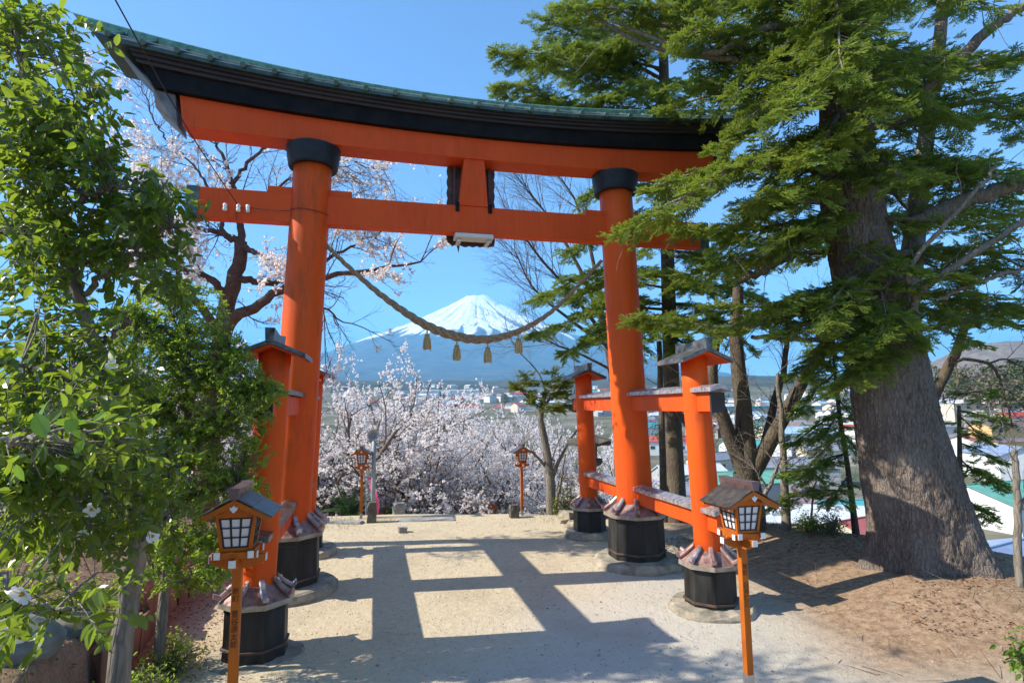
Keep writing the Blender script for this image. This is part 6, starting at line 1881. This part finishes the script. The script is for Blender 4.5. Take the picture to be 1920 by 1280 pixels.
def cycad(u, v, Y, label, L, seed):
    c = at(u, v, Y); z = gz(c[0], c[1]); base = np.array([c[0], c[1], z]); F = empty('cycad', base, 0, label, 'cycad'); r = np.random.default_rng(seed)
    MB().lathe([(.16, -.2), (.17, .2), (.13, .5), (.05, .56)], 12).build('stem', M['bark_dark'], F)
    for k in range(26):
        an = k * 2.4; el = .25 + 1.05 * (k / 26); d = np.array([math.cos(an) * math.cos(el), math.sin(an) * math.cos(el), math.sin(el)])
        ln = L * (.8 + .35 * r.random()); P = np.array([np.array([0, 0, .5]) + d * ln * t + np.array([0, 0, -.55 * ln * t * t * (1.25 - k / 26)]) for t in np.linspace(0, 1, 22)])
        Dv = nrm(np.gradient(P, axis=0)); lat = nrm(np.cross(Dv, np.array([0, 0, 1.0])))
        V = []; Fc = []
        for s in (-1, 1):
            X, Y_, Z = frames(lat * s * .9 + Dv * .6, np.tile(np.array([0, 0, 1.0]), (22, 1)))
            v, f = inst_np(np.array([(0, -.09, 0), (.6, -.08, 0), (1, 0, -.05), (.6, .08, 0), (0, .09, 0)], float), np.array([[0, 1, 2, 3, 4]]), P, X, Y_, Z, .26 * np.sin(np.linspace(.3, 3.0, 22)) + .03)
            V.append(v); Fc.append(f + (0 if s < 0 else len(V[0])))
        mesh_obj('frond', np.concatenate(V), Fc, M['cycad'], parent=F)


cycad(655, 965, 17.6, 'bushy green cycad behind the far left lantern', 1.25, 5)
cycad(742, 965, 18.4, 'second cycad right of the pink banner', 1.0, 6)


def stone_lantern(u, v, Y, label):
    c = at(u, v, Y); z = gz(c[0], c[1]); S = empty('stone_lantern', (c[0], c[1], z), .3, label, 'stone lantern')
    top = c[2] - z; k = top / 2.1
    def lt(pr, n, name, mat='darkstone', par=S): return MB().lathe([(r * k, h * k) for r, h in pr], n).build(name, M[mat], par)
    lt([(.42, -.1), (.42, .14), (.33, .22), (.20, .26)], 8, 'base'); lt([(.16, .26), (.14, .7), (.17, .74), (.14, .78), (.15, 1.14)], 16, 'shaft')
    lt([(.15, 1.14), (.34, 1.24), (.34, 1.34), (.22, 1.36)], 6, 'platform'); lt([(.20, 1.36), (.21, 1.66)], 6, 'fire_box')
    secs = []
    for r, h, up in ((.14, 1.66, 0), (.50, 1.665, .05), (.53, 1.73, .07), (.28, 1.84, .01), (.10, 1.93, 0)):
        secs.append([(k * (r * (1 + .10 * (j % 2 == 0) * (r > .4))) * math.cos(j * math.pi / 6), k * (r * (1 + .10 * (j % 2 == 0) * (r > .4))) * math.sin(j * math.pi / 6), k * (h + up * (j % 2 == 0))) for j in range(12)])
    MB().loft(secs).build('roof', M['darkstone'], S); lt([(.10, 1.93), (.13, 1.97), (.11, 2.03), (.02, 2.12)], 12, 'finial')


stone_lantern(1104, 800, 16.2, 'mossy grey stone lantern half hidden behind the farthest short post')


# loose stuff on the ground ------------------------------------------------------
def strewn(name, mat, tpl, xs, ys, sizes, seed, lift=.004, flat=True, cond=None, ups=.35):
    r = np.random.default_rng(seed); z = hfun(xs, ys)
    if cond is not None: k = cond(xs, ys); xs, ys, z, sizes = xs[k], ys[k], z[k], sizes[k]
    N = len(xs); P = np.stack([xs, ys, z + lift], 1)
    X, Y, Z = frames(np.stack([r.standard_normal(N), r.standard_normal(N), .25 * r.standard_normal(N)], 1), np.stack([ups * r.standard_normal(N), ups * r.standard_normal(N), np.ones(N)], 1))
    v, f = inst_np(tpl[0], tpl[1], P, X, Y, Z, sizes)
    tag(mesh_obj(name, v, [f], mat), kind='stuff')


_r = np.random.default_rng(5)
OCT = (np.array([(1, 0, 0), (0, .8, 0), (-1.1, 0, 0), (0, -.9, 0), (.1, 0, .55), (0, .1, -.5)], float), np.array([(0, 1, 4), (1, 2, 4), (2, 3, 4), (3, 0, 4), (1, 0, 5), (2, 1, 5), (3, 2, 5), (0, 3, 5)]))
n = 9000; xs = _r.uniform(-4.5, 7, n); ys = 5 + 11.5 * _r.random(n) ** 1.3
strewn('pebbles', M['pebble'], OCT, xs, ys, .006 + .010 * _r.random(n) ** 3 + .02 * (_r.random(n) > .992), 6)
DRY = leaf_tpl(.5, .18, .25)
n = 9000; xs = _r.uniform(3.2, 8.6, n); ys = _r.uniform(5.5, 13.5, n)
strewn('leaf_litter', M['litter'], DRY, xs, ys, .022 + .04 * _r.random(n), 7, .006, cond=lambda x, y: vnoise(x * .9, y * .9, 4) + .25 * sstep(4, 7, x) > .5)
n = 6500; xs = _r.uniform(-9, -3.2, n); ys = _r.uniform(3.5, 12.5, n)
strewn('leaf_litter', M['litter'], DRY, xs, ys, .02 + .035 * _r.random(n), 8, .006, cond=lambda x, y: (x < bank_x(y) + 1.0 - .0 * y))
n = 450; xs = _r.uniform(-4.4, 4.5, n); ys = _r.uniform(6, 16, n)
strewn('leaf_litter', M['litter'], DRY, xs, ys, .015 + .02 * _r.random(n), 9, .005)
STICK = (np.array([(0, -.012, 0), (1, -.006, .02), (1, .006, .02), (0, .012, 0), (0, 0, .02), (1, 0, .03)], float), np.array([(0, 1, 5, 4), (4, 5, 2, 3)]))
n = 420; xs = np.concatenate([_r.uniform(3.8, 8.6, 300), _r.uniform(-8, -4.3, 120)]); ys = np.concatenate([_r.uniform(6, 12.5, 300), _r.uniform(4, 10, 120)])
strewn('dry_twigs', M['twig'], STICK, xs, ys, .08 + .3 * _r.random(n) ** 2, 10, .012)
BLADE = (np.array([(0, -.03, 0), (0, .03, 0), (.55, .022, .12), (.55, -.022, .12), (1, 0, .05)], float), np.array([(0, 1, 2, 3)]))


def grass(name, spots, seed):
    r = np.random.default_rng(seed); P = []; S = []
    for (x, y, rad, n, h) in spots:
        a = r.random(n) * 6.283; q = rad * np.sqrt(r.random(n)); P.append(np.stack([x + q * np.cos(a), y + q * np.sin(a)], 1)); S.append(h * (.5 + .8 * r.random(n)))
    P = np.concatenate(P); S = np.concatenate(S); N = len(P); z = hfun(P[:, 0], P[:, 1]) - .005
    X, Y, Z = frames(np.stack([.5 * r.standard_normal(N), .5 * r.standard_normal(N), np.ones(N)], 1), r.standard_normal((N, 3)))
    tv = np.array([(0, -.03, 0), (.5, -.028, .03), (1, 0, .14), (.5, .028, .03), (0, .03, 0)], float); tf = np.array([[0, 1, 2, 3, 4]])
    v, f = inst_np(tv, tf, np.concatenate([P, z[:, None]], 1), X, Y, Z, S)
    tag(mesh_obj(name, v, [f], M['grass']), kind='stuff')


_c = tor(HS, HE); _d = tor(HS, -HE)
grass('grass', [(*at(205, 1225, 4.9)[:2], .35, 260, .16), (*at(120, 1230, 4.6)[:2], .4, 140, .12), (_c[0] - .75, _c[1] - .5, .4, 160, .05), (_c[0] - .2, _c[1] - .75, .3, 100, .05), (_d[0] - .75, _d[1] + .2, .35, 120, .035), (*at(1860, 1105, 8.0)[:2], .4, 30, .12), (*at(1720, 1085, 8.2)[:2], .4, 12, .12),
                (*at(620, 985, 15.4)[:2], .8, 220, .14), (-3.0, 12.9, .5, 120, .06), (*at(1450, 995, 13)[:2], .9, 200, .14), (*at(720, 978, 15.8)[:2], .3, 60, .08), (*at(1300, 985, 13.2)[:2], .5, 80, .1), (*at(380, 1150, 7.6)[:2], .5, 60, .08), (*at(850, 962, 16.6)[:2], 2.0, 200, .05), (*at(1040, 968, 16)[:2], .8, 160, .1)], 12)
